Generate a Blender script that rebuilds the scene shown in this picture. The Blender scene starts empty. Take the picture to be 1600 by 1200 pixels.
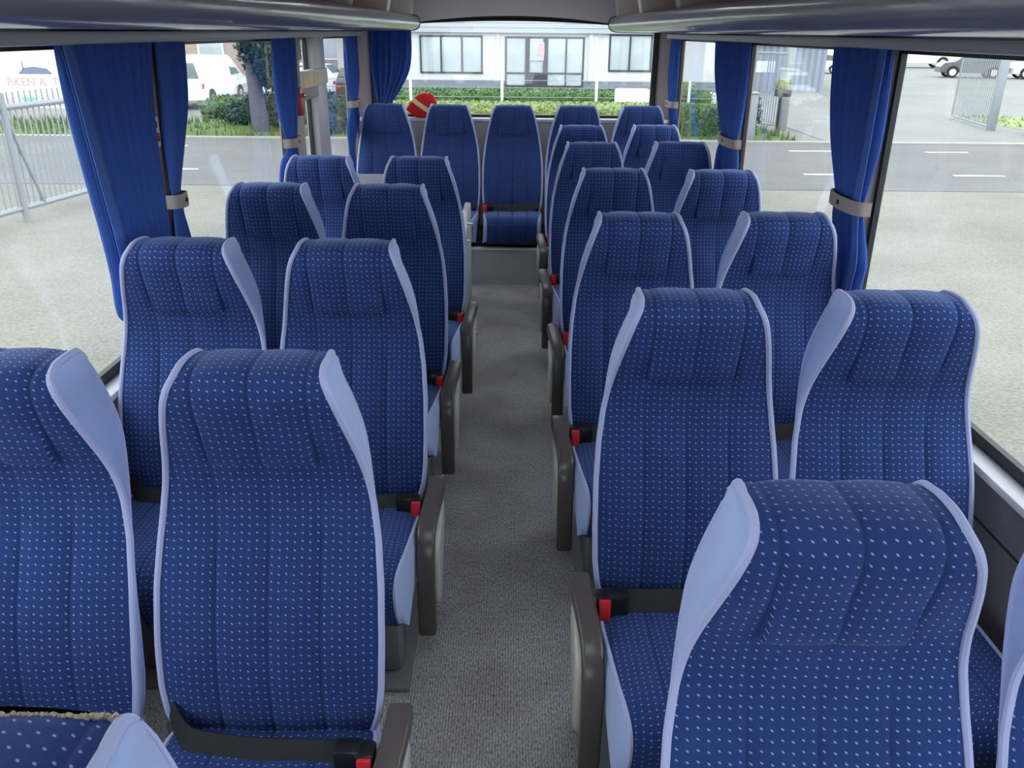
import bpy, bmesh, math, random
from mathutils import Vector, Matrix

random.seed(7)
C = bpy.context.scene.collection
scn = bpy.context.scene
PI = math.pi

# ------------------------------------------------------------------ camera
cam_data = bpy.data.cameras.new('camera')
cam_data.sensor_width = 36.0
cam_data.lens = 36.0 * 1300 / 1600
cam_data.clip_start = 0.02
cam_data.clip_end = 400
cam = bpy.data.objects.new('camera', cam_data)
C.objects.link(cam)
cam.matrix_world = (Matrix.Translation((0, 0, 1.62)) @ Matrix.Rotation(-0.00106, 4, 'Z')
                    @ Matrix.Rotation(PI / 2 - 0.40127, 4, 'X') @ Matrix.Rotation(0.0090, 4, 'Z'))
scn.camera = cam

# ------------------------------------------------------------------ sky, exposure
world = bpy.data.worlds.new('overcast_sky')
scn.world = world
world.use_nodes = True
bg = world.node_tree.nodes['Background']
bg.inputs['Color'].default_value = (0.90, 0.95, 1.0, 1)
bg.inputs['Strength'].default_value = 3.6
vs = scn.view_settings
vs.view_transform = 'Standard'
vs.look = 'None'
vs.exposure = 0.0
vs.gamma = 1.0
vs.use_curve_mapping = False
scn.cycles.max_bounces = 10
scn.cycles.diffuse_bounces = 6
scn.cycles.transparent_max_bounces = 24
scn.cycles.caustics_reflective = False
scn.cycles.caustics_refractive = False

GROUND = -1.33          # yard level; z = 0 is the floor of the coach


# ------------------------------------------------------------------ materials
def srgb(r, g, b):
    f = lambda c: (c / 255 / 12.92) if c / 255 <= 0.04045 else ((c / 255 + 0.055) / 1.055) ** 2.4
    return (f(r), f(g), f(b), 1)


def mat(name, col, rough=0.6, metal=0.0, noise=0.0, nscale=30.0, bump=0.0, bscale=200.0, sheen=0.0, spec=0.5, coat=0.0):
    m = bpy.data.materials.new(name)
    m.use_nodes = True
    nt = m.node_tree
    b = nt.nodes['Principled BSDF']
    b.inputs['Base Color'].default_value = col
    b.inputs['Roughness'].default_value = rough
    b.inputs['Metallic'].default_value = metal
    b.inputs['Specular IOR Level'].default_value = spec
    b.inputs['Coat Weight'].default_value = coat
    if sheen:
        b.inputs['Sheen Weight'].default_value = sheen
        b.inputs['Sheen Roughness'].default_value = 0.4
    tc = nt.nodes.new('ShaderNodeTexCoord')
    if noise:
        n = nt.nodes.new('ShaderNodeTexNoise')
        n.inputs['Scale'].default_value = nscale
        n.inputs['Detail'].default_value = 4
        nt.links.new(tc.outputs['Object'], n.inputs['Vector'])
        mx = nt.nodes.new('ShaderNodeMix')
        mx.data_type = 'RGBA'
        mx.inputs['A'].default_value = tuple(c * (1 - noise) for c in col[:3]) + (1,)
        mx.inputs['B'].default_value = tuple(min(1, c * (1 + noise)) for c in col[:3]) + (1,)
        nt.links.new(n.outputs['Fac'], mx.inputs['Factor'])
        nt.links.new(mx.outputs['Result'], b.inputs['Base Color'])
    if bump:
        n2 = nt.nodes.new('ShaderNodeTexNoise')
        n2.inputs['Scale'].default_value = bscale
        nt.links.new(tc.outputs['Object'], n2.inputs['Vector'])
        bp = nt.nodes.new('ShaderNodeBump')
        bp.inputs['Strength'].default_value = bump
        bp.inputs['Distance'].default_value = 0.01
        nt.links.new(n2.outputs['Fac'], bp.inputs['Height'])
        nt.links.new(bp.outputs['Normal'], b.inputs['Normal'])
    return m


def math_node(nt, op, a, b=None, c=None):
    n = nt.nodes.new('ShaderNodeMath')
    n.operation = op
    for i, v in enumerate((a, b, c)):
        if v is None:
            continue
        if isinstance(v, (int, float)):
            n.inputs[i].default_value = v
        else:
            nt.links.new(v, n.inputs[i])
    return n.outputs[0]


def dotted_fabric():
    """blue velour woven with rows of small pale flecks; UVs are in metres"""
    m = mat('dotted_blue_velour', (0.02, 0.05, 0.2, 1), rough=0.85, sheen=0.42, spec=0.15)
    nt = m.node_tree
    b = nt.nodes['Principled BSDF']
    b.inputs['Sheen Tint'].default_value = (0.4, 0.55, 1, 1)
    uv = nt.nodes.new('ShaderNodeTexCoord')
    sep = nt.nodes.new('ShaderNodeSeparateXYZ')
    nt.links.new(uv.outputs['UV'], sep.inputs[0])
    U = math_node(nt, 'DIVIDE', sep.outputs['X'], 0.0142)
    V = math_node(nt, 'DIVIDE', sep.outputs['Y'], 0.0150)
    # a slight shear so neighbouring columns step a little, as the weave does
    V = math_node(nt, 'ADD', V, math_node(nt, 'MULTIPLY', math_node(nt, 'PINGPONG', math_node(nt, 'FLOOR', U), 1.0), 0.14))
    fu = math_node(nt, 'SUBTRACT', math_node(nt, 'FRACT', U), 0.5)
    fv = math_node(nt, 'SUBTRACT', math_node(nt, 'FRACT', V), 0.5)
    rot = math_node(nt, 'ADD', fv, math_node(nt, 'MULTIPLY', fu, 0.45))
    d = math_node(nt, 'SQRT', math_node(nt, 'ADD', math_node(nt, 'POWER', math_node(nt, 'DIVIDE', fu, 0.142), 2.0),
                                        math_node(nt, 'POWER', math_node(nt, 'DIVIDE', rot, 0.092), 2.0)))
    mr = nt.nodes.new('ShaderNodeMapRange')
    mr.inputs['From Min'].default_value = 0.7
    mr.inputs['From Max'].default_value = 1.25
    mr.inputs['To Min'].default_value = 1.0
    mr.inputs['To Max'].default_value = 0.0
    nt.links.new(d, mr.inputs['Value'])
    nz = nt.nodes.new('ShaderNodeTexNoise')
    nz.inputs['Scale'].default_value = 9
    nz.inputs['Detail'].default_value = 3
    nt.links.new(uv.outputs['UV'], nz.inputs['Vector'])
    pile = nt.nodes.new('ShaderNodeMix')
    pile.data_type = 'RGBA'
    pile.inputs['A'].default_value = (0.0155, 0.035, 0.138, 1)
    pile.inputs['B'].default_value = (0.026, 0.054, 0.195, 1)
    nt.links.new(nz.outputs['Fac'], pile.inputs['Factor'])
    mx = nt.nodes.new('ShaderNodeMix')
    mx.data_type = 'RGBA'
    nt.links.new(mr.outputs['Result'], mx.inputs['Factor'])
    nt.links.new(pile.outputs['Result'], mx.inputs['A'])
    mx.inputs['B'].default_value = (0.25, 0.345, 0.60, 1)
    nt.links.new(mx.outputs['Result'], b.inputs['Base Color'])
    fz = nt.nodes.new('ShaderNodeTexNoise')
    fz.inputs['Scale'].default_value = 900
    nt.links.new(uv.outputs['UV'], fz.inputs['Vector'])
    bp = nt.nodes.new('ShaderNodeBump')
    bp.inputs['Strength'].default_value = 0.15
    bp.inputs['Distance'].default_value = 0.002
    nt.links.new(fz.outputs['Fac'], bp.inputs['Height'])
    nt.links.new(bp.outputs['Normal'], b.inputs['Normal'])
    return m


def glass_mat(name, tint=(0.95, 0.97, 0.97, 1), ior=1.35):
    m = bpy.data.materials.new(name)
    m.use_nodes = True
    nt = m.node_tree
    nt.nodes.clear()
    out = nt.nodes.new('ShaderNodeOutputMaterial')
    tr = nt.nodes.new('ShaderNodeBsdfTransparent')
    tr.inputs['Color'].default_value = tint
    gl = nt.nodes.new('ShaderNodeBsdfGlossy')
    gl.inputs['Roughness'].default_value = 0.02
    lw = nt.nodes.new('ShaderNodeLayerWeight')
    # thin pane seen from either face: Schlick's curve, no total reflection inside
    pw = math_node(nt, 'ADD', math_node(nt, 'MULTIPLY', math_node(nt, 'POWER', lw.outputs['Facing'], 5.0), 0.55), 0.03)
    mx = nt.nodes.new('ShaderNodeMixShader')
    nt.links.new(pw, mx.inputs[0])
    nt.links.new(tr.outputs[0], mx.inputs[1])
    nt.links.new(gl.outputs[0], mx.inputs[2])
    nt.links.new(mx.outputs[0], out.inputs[0])
    return m


def curtain_mat(name='blue_curtain_cloth', c1=(0.062, 0.130, 0.44, 1), c2=(0.025, 0.085, 0.45, 1), k=0.22):
    m = bpy.data.materials.new(name)
    m.use_nodes = True
    nt = m.node_tree
    nt.nodes.clear()
    out = nt.nodes.new('ShaderNodeOutputMaterial')
    df = nt.nodes.new('ShaderNodeBsdfDiffuse')
    tl = nt.nodes.new('ShaderNodeBsdfTranslucent')
    df.inputs['Color'].default_value = c1
    tl.inputs['Color'].default_value = c2
    mx = nt.nodes.new('ShaderNodeMixShader')
    mx.inputs[0].default_value = k
    nt.links.new(df.outputs[0], mx.inputs[1])
    nt.links.new(tl.outputs[0], mx.inputs[2])
    nt.links.new(mx.outputs[0], out.inputs[0])
    return m


def ground_mat(name, a, b, scale=1.2, blocks=0.0, rough=0.85):
    m = mat(name, a, rough=rough, spec=0.2)
    nt = m.node_tree
    bs = nt.nodes['Principled BSDF']
    tc = nt.nodes.new('ShaderNodeTexCoord')
    n1 = nt.nodes.new('ShaderNodeTexNoise')
    n1.inputs['Scale'].default_value = scale * 0.25
    n1.inputs['Detail'].default_value = 8
    n1.inputs['Roughness'].default_value = 0.65
    nt.links.new(tc.outputs['Object'], n1.inputs['Vector'])
    n2 = nt.nodes.new('ShaderNodeTexNoise')
    n2.inputs['Scale'].default_value = scale * 28
    n2.inputs['Detail'].default_value = 2
    nt.links.new(tc.outputs['Object'], n2.inputs['Vector'])
    s = math_node(nt, 'ADD', math_node(nt, 'MULTIPLY', n1.outputs['Fac'], 0.6), math_node(nt, 'MULTIPLY', n2.outputs['Fac'], 0.5))
    mr = nt.nodes.new('ShaderNodeMapRange')
    mr.inputs['From Min'].default_value = 0.38
    mr.inputs['From Max'].default_value = 0.72
    nt.links.new(s, mr.inputs['Value'])
    mx = nt.nodes.new('ShaderNodeMix')
    mx.data_type = 'RGBA'
    mx.inputs['A'].default_value = a
    mx.inputs['B'].default_value = b
    nt.links.new(mr.outputs['Result'], mx.inputs['Factor'])
    res = mx.outputs['Result']
    if blocks:
        br = nt.nodes.new('ShaderNodeTexBrick')
        br.inputs['Scale'].default_value = blocks
        br.inputs['Mortar Size'].default_value = 0.03
        br.inputs['Color1'].default_value = (1, 1, 1, 1)
        br.inputs['Color2'].default_value = (0.9, 0.9, 0.9, 1)
        br.inputs['Mortar'].default_value = (0.7, 0.7, 0.7, 1)
        nt.links.new(tc.outputs['Object'], br.inputs['Vector'])
        m2 = nt.nodes.new('ShaderNodeMix')
        m2.data_type = 'RGBA'
        m2.blend_type = 'MULTIPLY'
        m2.inputs['Factor'].default_value = 1
        nt.links.new(res, m2.inputs['A'])
        nt.links.new(br.outputs['Color'], m2.inputs['B'])
        res = m2.outputs['Result']
    nt.links.new(res, bs.inputs['Base Color'])
    return m


def carpet_mat():
    m = mat('grey_ribbed_carpet', srgb(120, 115, 115), rough=0.95, spec=0.05)
    nt = m.node_tree
    b = nt.nodes['Principled BSDF']
    tc = nt.nodes.new('ShaderNodeTexCoord')
    mp = nt.nodes.new('ShaderNodeMapping')
    mp.inputs['Scale'].default_value = (240, 90, 1)
    nt.links.new(tc.outputs['Object'], mp.inputs['Vector'])
    n1 = nt.nodes.new('ShaderNodeTexNoise')
    n1.inputs['Scale'].default_value = 1
    n1.inputs['Detail'].default_value = 3
    nt.links.new(mp.outputs[0], n1.inputs['Vector'])
    n2 = nt.nodes.new('ShaderNodeTexNoise')
    n2.inputs['Scale'].default_value = 5
    n2.inputs['Detail'].default_value = 4
    nt.links.new(tc.outputs['Object'], n2.inputs['Vector'])
    sx = nt.nodes.new('ShaderNodeSeparateXYZ')
    nt.links.new(tc.outputs['Object'], sx.inputs[0])
    rib = math_node(nt, 'SINE', math_node(nt, 'MULTIPLY', sx.outputs['X'], 2 * PI / 0.0075))
    f = math_node(nt, 'ADD', math_node(nt, 'MULTIPLY', n1.outputs['Fac'], 0.9), math_node(nt, 'MULTIPLY', rib, 0.07))
    mr = nt.nodes.new('ShaderNodeMapRange')
    mr.inputs['From Min'].default_value = 0.25
    mr.inputs['From Max'].default_value = 0.68
    nt.links.new(f, mr.inputs['Value'])
    mx = nt.nodes.new('ShaderNodeMix')
    mx.data_type = 'RGBA'
    mx.inputs['A'].default_value = (0.19, 0.187, 0.19, 1)
    mx.inputs['B'].default_value = (0.74, 0.70, 0.69, 1)
    nt.links.new(mr.outputs['Result'], mx.inputs['Factor'])
    m2 = nt.nodes.new('ShaderNodeMix')
    m2.data_type = 'RGBA'
    m2.blend_type = 'MULTIPLY'
    cr = nt.nodes.new('ShaderNodeValToRGB')
    cr.color_ramp.elements[0].position = 0.35
    cr.color_ramp.elements[0].color = (0.82, 0.77, 0.76, 1)
    cr.color_ramp.elements[1].position = 0.62
    cr.color_ramp.elements[1].color = (0.95, 0.98, 1.0, 1)
    nt.links.new(n2.outputs['Fac'], cr.inputs['Fac'])
    m2.inputs['Factor'].default_value = 1
    nt.links.new(mx.outputs['Result'], m2.inputs['A'])
    nt.links.new(cr.outputs['Color'], m2.inputs['B'])
    nt.links.new(m2.outputs['Result'], b.inputs['Base Color'])
    return m


def striped(name, a, b, period, axis='Z', duty=0.5, rough=0.6):
    m = mat(name, a, rough=rough)
    nt = m.node_tree
    tc = nt.nodes.new('ShaderNodeTexCoord')
    sp = nt.nodes.new('ShaderNodeSeparateXYZ')
    nt.links.new(tc.outputs['Object'], sp.inputs[0])
    fr = math_node(nt, 'FRACT', math_node(nt, 'DIVIDE', sp.outputs[axis], period))
    g = math_node(nt, 'GREATER_THAN', fr, duty)
    mx = nt.nodes.new('ShaderNodeMix')
    mx.data_type = 'RGBA'
    mx.inputs['A'].default_value = a
    mx.inputs['B'].default_value = b
    nt.links.new(g, mx.inputs['Factor'])
    nt.links.new(mx.outputs['Result'], nt.nodes['Principled BSDF'].inputs['Base Color'])
    return m


M = {
    'dots': dotted_fabric(),
    'peri': mat('periwinkle_velour', (0.36, 0.45, 0.74, 1), rough=0.9, sheen=0.3, noise=0.10, nscale=9, bump=0.05, bscale=600, spec=0.1),
    'pipe': mat('pale_lilac_piping', (0.40, 0.44, 0.70, 1), rough=0.8, sheen=0.3, spec=0.15),
    'shell': mat('dark_seat_shell', (0.035, 0.037, 0.045, 1), rough=0.5),
    'base': mat('seat_pedestal_grey', (0.19, 0.195, 0.215, 1), rough=0.55),
    'arm': mat('brown_grey_armrest_plastic', (0.095, 0.080, 0.076, 1), rough=0.28, bump=0.04, bscale=500),
    'cream': mat('cream_plastic', (0.55, 0.54, 0.48, 1), rough=0.35),
    'belt': mat('black_webbing', (0.012, 0.012, 0.014, 1), rough=0.7, bump=0.15, bscale=900),
    'black': mat('black_plastic', (0.012, 0.012, 0.013, 1), rough=0.35),
    'red': mat('red_buckle_plastic', (0.65, 0.025, 0.035, 1), rough=0.35),
    'carpet': carpet_mat(),
    'wallpanel': mat('grey_side_panel', (0.165, 0.165, 0.19, 1), rough=0.6, noise=0.05, nscale=300),
    'ledge': mat('pale_sill_plastic', (0.72, 0.73, 0.75, 1), rough=0.4),
    'gasket': mat('black_window_rubber', (0.016, 0.017, 0.02, 1), rough=0.5),
    'pillar': mat('taupe_pillar_trim', (0.31, 0.26, 0.245, 1), rough=0.65),
    'rail': mat('grey_lilac_rail', (0.42, 0.405, 0.44, 1), rough=0.45),
    'lip': mat('glossy_rack_lip', (0.27, 0.265, 0.30, 1), rough=0.30, metal=0.35, coat=0.5),
    'rackin': mat('brown_rack_lining', (0.30, 0.135, 0.10, 1), rough=0.8),
    'divider': mat('beige_rack_divider', (0.66, 0.58, 0.55, 1), rough=0.55),
    'rearpanel': mat('taupe_rear_panel', (0.50, 0.455, 0.46, 1), rough=0.7),
    'ceil': mat('grey_ceiling_cloth', (0.66, 0.61, 0.63, 1), rough=0.9, noise=0.04, nscale=200),
    'dark': mat('dark_gap', (0.02, 0.018, 0.02, 1), rough=0.8),
    'riser': mat('grey_step_vinyl', (0.42, 0.42, 0.44, 1), rough=0.7, noise=0.06, nscale=60),
    'alu': mat('aluminium', (0.75, 0.75, 0.76, 1), rough=0.25, metal=1.0),
    'glass': glass_mat('window_glass'),
    'curtain': curtain_mat(),
    'hem': curtain_mat('backlit_hem_blue', (0.12, 0.22, 0.58, 1), (0.05, 0.14, 0.55, 1), 0.30),  # lighter blue stands in for daylight through a single layer
    'white': mat('white_paint', (0.80, 0.81, 0.80, 1), rough=0.5),
    'lilacwhite': mat('white_lilac_panel', (0.66, 0.63, 0.70, 1), rough=0.5),
    'carwhite': mat('white_car_paint', (0.82, 0.83, 0.82, 1), rough=0.25, coat=0.6),
    'cargrey': mat('graphite_car_paint', (0.05, 0.052, 0.06, 1), rough=0.25, coat=0.6),
    'carred': mat('red_car_paint', (0.60, 0.06, 0.09, 1), rough=0.3, coat=0.5),
    'carglass': mat('dark_car_glass', (0.05, 0.09, 0.08, 1), rough=0.08, spec=0.8),
    'tyre': mat('tyre_rubber', (0.02, 0.02, 0.02, 1), rough=0.8),
    'galv': mat('galvanised_steel', (0.30, 0.32, 0.34, 1), rough=0.5, metal=0.2),
    'ground': ground_mat('sandy_paved_yard', (0.145, 0.138, 0.114, 1), (0.275, 0.268, 0.238, 1), 1.0),
    'road': ground_mat('grey_brick_road', (0.150, 0.150, 0.147, 1), (0.225, 0.225, 0.222, 1), 1.2, blocks=4.5),
    'far_yard': ground_mat('pale_asphalt', (0.20, 0.20, 0.19, 1), (0.28, 0.28, 0.262, 1), 1.0),
    'kerb': mat('pale_kerb_concrete', (0.33, 0.32, 0.29, 1), rough=0.9, noise=0.1, nscale=8),
    'paint': mat('white_road_paint', (0.85, 0.85, 0.84, 1), rough=0.6),
    'grass': ground_mat('grass_blades', (0.065, 0.115, 0.03, 1), (0.15, 0.20, 0.06, 1), 3.0),
    'leaf': mat('hedge_leaf', (0.055, 0.125, 0.03, 1), rough=0.6, noise=0.45, nscale=3),
    'leafy': mat('yellow_green_leaf', (0.20, 0.26, 0.075, 1), rough=0.6, noise=0.35, nscale=3),
    'leafd': mat('dark_green_leaf', (0.025, 0.06, 0.032, 1), rough=0.6, noise=0.45, nscale=3),
    'bark': mat('grey_bark', (0.115, 0.11, 0.11, 1), rough=0.9, noise=0.35, nscale=6, bump=0.6, bscale=25),
    'facade': mat('white_render', (0.62, 0.63, 0.65, 1), rough=0.8),
    'siding': striped('white_ribbed_siding', (0.40, 0.43, 0.47, 1), (0.24, 0.26, 0.31, 1), 0.24, 'Z', 0.80),
    'winframe': mat('dark_window_frame', (0.045, 0.045, 0.055, 1), rough=0.5),
    'bwindow': mat('pale_reflecting_pane', (0.42, 0.48, 0.50, 1), rough=0.06, spec=0.8, noise=0.25, nscale=0.9),
    'brick': mat('warm_brick', (0.38, 0.29, 0.23, 1), rough=0.85, noise=0.15, nscale=4),
    'plinth': mat('grey_plinth', (0.22, 0.24, 0.28, 1), rough=0.8),
    'greywall': striped('grey_ribbed_cladding', (0.30, 0.33, 0.40, 1), (0.22, 0.25, 0.32, 1), 0.35, 'X', 0.5),
    'pinkprint': mat('faded_red_print', (0.72, 0.36, 0.40, 1), rough=0.6),
    'greenprint': mat('green_print', (0.25, 0.62, 0.40, 1), rough=0.6),
    'greyprint': mat('blue_grey_print', (0.20, 0.22, 0.33, 1), rough=0.6),
    'redcloth': mat('red_felt', (0.72, 0.012, 0.02, 1), rough=0.85, sheen=0.3),
    'yellowcloth': mat('pale_yellow_ribbon', (0.82, 0.76, 0.36, 1), rough=0.7),
    'sticker': mat('yellow_sticker', (0.70, 0.50, 0.12, 1), rough=0.5),
    'redplastic': mat('dark_red_plastic', (0.32, 0.015, 0.015, 1), rough=0.4),
    'redlens': mat('red_lamp_lens', (0.55, 0.03, 0.03, 1), rough=0.2),
    'fray': mat('frayed_beige_thread', (0.42, 0.36, 0.28, 1), rough=0.9, noise=0.5, nscale=120),
    'stone': mat('grey_stone', (0.34, 0.36, 0.35, 1), rough=0.9, noise=0.2, nscale=5),
}


# ------------------------------------------------------------------ mesh helpers
class MB:
    """collects faces, links them as ONE mesh object"""
    def __init__(s):
        s.v, s.f, s.uv = [], [], None

    def quad_grid(s, rows, closed_u=False, closed_v=False):
        o = len(s.v)
        n = len(rows[0])
        for r in rows:
            s.v += [tuple(p) for p in r]
        m = len(rows)
        for i in range(m - (0 if closed_v else 1)):
            for j in range(n - (0 if closed_u else 1)):
                a, b = i, (i + 1) % m
                c, d = j, (j + 1) % n
                s.f.append((o + a * n + c, o + a * n + d, o + b * n + d, o + b * n + c))
        return s

    def box(s, lo, hi, taper=None):
        o = len(s.v)
        (x0, y0, z0), (x1, y1, z1) = lo, hi
        t = taper or 0
        s.v += [(x0, y0, z0), (x1, y0, z0), (x1, y1, z0), (x0, y1, z0),
                (x0 + t, y0 + t, z1), (x1 - t, y0 + t, z1), (x1 - t, y1 - t, z1), (x0 + t, y1 - t, z1)]
        s.f += [tuple(o + i for i in q) for q in ((3, 2, 1, 0), (4, 5, 6, 7), (0, 1, 5, 4), (1, 2, 6, 5), (2, 3, 7, 6), (3, 0, 4, 7))]
        return s

    def poly(s, pts):
        o = len(s.v)
        s.v += [tuple(p) for p in pts]
        s.f.append(tuple(range(o, o + len(pts))))
        return s

    def prism(s, pts2, fn, d0, d1):
        """closed 2-D outline extruded from d0 to d1; fn(a, b, d) -> xyz"""
        o = len(s.v)
        n = len(pts2)
        s.v += [fn(a, b, d0) for a, b in pts2] + [fn(a, b, d1) for a, b in pts2]
        s.f.append(tuple(range(o + n - 1, o - 1, -1)))
        s.f.append(tuple(range(o + n, o + 2 * n)))
        for i in range(n):
            j = (i + 1) % n
            s.f.append((o + i, o + j, o + n + j, o + n + i))
        return s

    def tube(s, path, r, n=8, closed=False, caps=True):
        P = [Vector(p) for p in path]
        rings = []
        prev = None
        for i, p in enumerate(P):
            a = P[max(i - 1, 0)]
            b = P[min(i + 1, len(P) - 1)]
            t = (b - a).normalized()
            if prev is None:
                up = Vector((0, 0, 1)) if abs(t.z) < 0.9 else Vector((1, 0, 0))
                u = t.cross(up).normalized()
            else:
                u = (prev - t * prev.dot(t)).normalized()
            prev = u
            w = t.cross(u)
            rr = r[i] if isinstance(r, (list, tuple)) else r
            rings.append([p + (u * math.cos(2 * PI * k / n) + w * math.sin(2 * PI * k / n)) * rr for k in range(n)])
        o = len(s.v)
        s.quad_grid(rings, closed_u=True)
        if caps:
            s.f.append(tuple(o + k for k in range(n))[::-1])
            e = o + (len(P) - 1) * n
            s.f.append(tuple(e + k for k in range(n)))
        return s

    def cyl(s, c0, c1, r, n=16):
        return s.tube([c0, c1], r, n)

    def mesh(s, name, material, bevel=0.0, smooth=True, seg=2, fixn=True):
        me = bpy.data.meshes.new(name)
        me.from_pydata(s.v, [], s.f)
        me.update()
        if s.uv:
            lay = me.uv_layers.new(name='UVMap')
            for l in me.loops:
                lay.data[l.index].uv = s.uv[l.vertex_index]
        bm = bmesh.new()
        bm.from_mesh(me)
        if fixn:
            bmesh.ops.recalc_face_normals(bm, faces=bm.faces)
        if bevel:
            es = [e for e in bm.edges if len(e.link_faces) == 2 and e.calc_face_angle(0) > 0.5]
            bmesh.ops.bevel(bm, geom=es, offset=bevel, segments=seg, affect='EDGES', profile=0.5, clamp_overlap=True)
        for f in bm.faces:
            f.smooth = smooth
        if smooth:
            for e in bm.edges:
                if len(e.link_faces) == 2 and e.calc_face_angle(0) > 0.7:
                    e.smooth = False
        bm.to_mesh(me)
        bm.free()
        me.materials.append(M[material] if isinstance(material, str) else material)
        return me

    def build(s, name, material, parent=None, **k):
        return link(name, s.mesh(name, material, **k), parent)


def link(name, data, parent=None):
    o = bpy.data.objects.new(name, data)
    C.objects.link(o)
    if parent is not None:
        o.parent = parent
    return o


def tag(o, label, cat, group=None, kind=None):
    o['label'] = label
    o['category'] = cat
    if group:
        o['group'] = group
    if kind:
        o['kind'] = kind
    return o


def thing(name, label, cat, loc=(0, 0, 0), rz=0.0, group=None):
    o = link(name, None)
    o.location = loc
    o.rotation_euler = (0, 0, rz)
    o.empty_display_size = 0.1
    return tag(o, label, cat, group)


def struct(o, label=None):
    o['kind'] = 'structure'
    if label:
        o['label'] = label
    return o


def copy_tree(o, parent=None):
    c = o.copy()
    C.objects.link(c)
    if parent is not None:
        c.parent = parent
    for ch in list(o.children):
        copy_tree(ch, c)
    return c


def catmull(P, n):
    """n samples through the control points P (any dimension)"""
    P = [tuple(p) for p in P]
    out = []
    m = len(P) - 1
    for k in range(n):
        t = k / (n - 1) * m
        i = min(int(t), m - 1)
        f = t - i
        p0, p1, p2, p3 = P[max(i - 1, 0)], P[i], P[i + 1], P[min(i + 2, m)]
        out.append(tuple(0.5 * (2 * b + (c - a) * f + (2 * a - 5 * b + 4 * c - d) * f * f + (-a + 3 * b - 3 * c + d) * f ** 3)
                         for a, b, c, d in zip(p0, p1, p2, p3)))
    return out


def interp(x, pts):
    if x <= pts[0][0]:
        return pts[0][1]
    for (a, u), (b, v) in zip(pts, pts[1:]):
        if x <= b:
            return u + (v - u) * (x - a) / (b - a)
    return pts[-1][1]


# ------------------------------------------------------------------ coach shell
XW = 1.15               # inner face of the side walls
Y0, Y1 = -1.9, 6.50     # front and rear ends
SILL = 0.665
WTOP = 1.588

struct(MB().box((-1.22, Y0, -0.06), (1.22, Y1, 0.0)).build('floor', 'carpet', smooth=False), 'grey ribbed carpet floor of the coach gangway')
ceil = MB()
added_hatches = [(0.6, 1.3), (4.8, 5.45)]          # unseen roof openings, added to brighten the carpet and rear header
ya = Y0
for h0, h1 in added_hatches + [(Y1, Y1)]:
    ceil.box((-1.22, ya, 2.12), (1.22, h0, 2.17))
    if h1 > h0:
        ceil.box((-1.22, h0, 2.12), (-0.40, h1, 2.17)).box((0.40, h0, 2.12), (1.22, h1, 2.17))
    ya = h1
ce = struct(ceil.build('ceiling', 'ceil', smooth=False), 'grey ceiling of the coach')
for h0, h1 in added_hatches:
    MB().box((-0.41, h0 - 0.01, 2.172), (0.41, h1 + 0.01, 2.178)).build('added_hatch_pane', 'glass', ce, smooth=False)  # glazing of the added roof openings

for side, nm in ((-1, 'left'), (1, 'right')):
    x0, x1 = sorted((side * XW, side * 1.215))
    w = MB().box((x0, Y0, 0), (x1, Y1, SILL - 0.02))
    o = struct(w.build('wall_' + nm, 'wallpanel', smooth=False), 'grey lower side panel under the %s windows' % nm)
    MB().box((x0 - (0.01 if side > 0 else 0), Y0, WTOP), (x1 + (0.01 if side < 0 else 0), Y1, 2.12)).build('upper_panel', 'rail', o, smooth=False)
    # a groove line in the panel
    gx = side * (XW - 0.002)
    MB().box((min(gx, gx + side * 0.004), Y0, 0.52), (max(gx, gx + side * 0.004), Y1, 0.526)).build('panel_joint', 'dark', o, smooth=False)
    struct(MB().box((min(side * 1.125, side * 1.20), Y0, SILL - 0.022), (max(side * 1.125, side * 1.20), Y1, SILL)).build(
        'trim_' + ('1' if side < 0 else '2'), 'ledge', bevel=0.006), 'pale sill ledge along the %s windows' % nm)

# rear wall, parcel ledge, header over the rear window
rw = struct(MB().box((-XW, 6.36, 0), (XW, 6.50, 1.02)).build('wall_rear', 'rearpanel', smooth=False), 'taupe panel behind the rear seats')
MB().box((-XW, 6.350, 1.005), (XW, 6.445, 1.03)).build('parcel_ledge', 'ledge', rw, bevel=0.006)
arc = lambda x: 1.715 - 0.052 * (x / 0.72) ** 2 if abs(x) < 0.9 else 1.634
pts = [(-XW, 2.12), (-XW, arc(1.0))] + [(x / 20, arc(x / 20)) for x in range(-18, 19)] + [(XW, arc(1.0)), (XW, 2.12)]
MB().prism(pts, lambda a, b, d: (a, d, b), 6.18, 6.24).build('rear_header', 'ceil', rw, smooth=False)
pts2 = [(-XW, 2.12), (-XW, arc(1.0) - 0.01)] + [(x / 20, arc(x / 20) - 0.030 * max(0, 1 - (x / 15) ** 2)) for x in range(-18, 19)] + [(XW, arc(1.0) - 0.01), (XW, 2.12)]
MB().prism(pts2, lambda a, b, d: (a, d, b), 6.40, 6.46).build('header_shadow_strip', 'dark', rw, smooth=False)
# curved corner posts beside the rear window
for side in (-1, 1):
    prof = [(1.16, 6.50), (1.16, 6.34), (1.12, 6.36), (1.06, 6.40), (1.03, 6.47), (1.03, 6.50)]
    MB().prism([(side * a, b) for a, b in prof], lambda a, b, d: (a, b, d), 1.02, 1.72).build('corner_post', 'pillar', rw)

# front end with the windscreen opening, behind the viewpoint
fw = struct(MB().box((-1.22, Y0 - 0.06, 0), (1.22, Y0, 0.75)).build('wall_front', 'wallpanel', smooth=False), 'front panel under the windscreen')
MB().box((-1.22, Y0 - 0.06, 1.95), (1.22, Y0, 2.17)).build('upper_panel', 'rail', fw, smooth=False)

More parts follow.
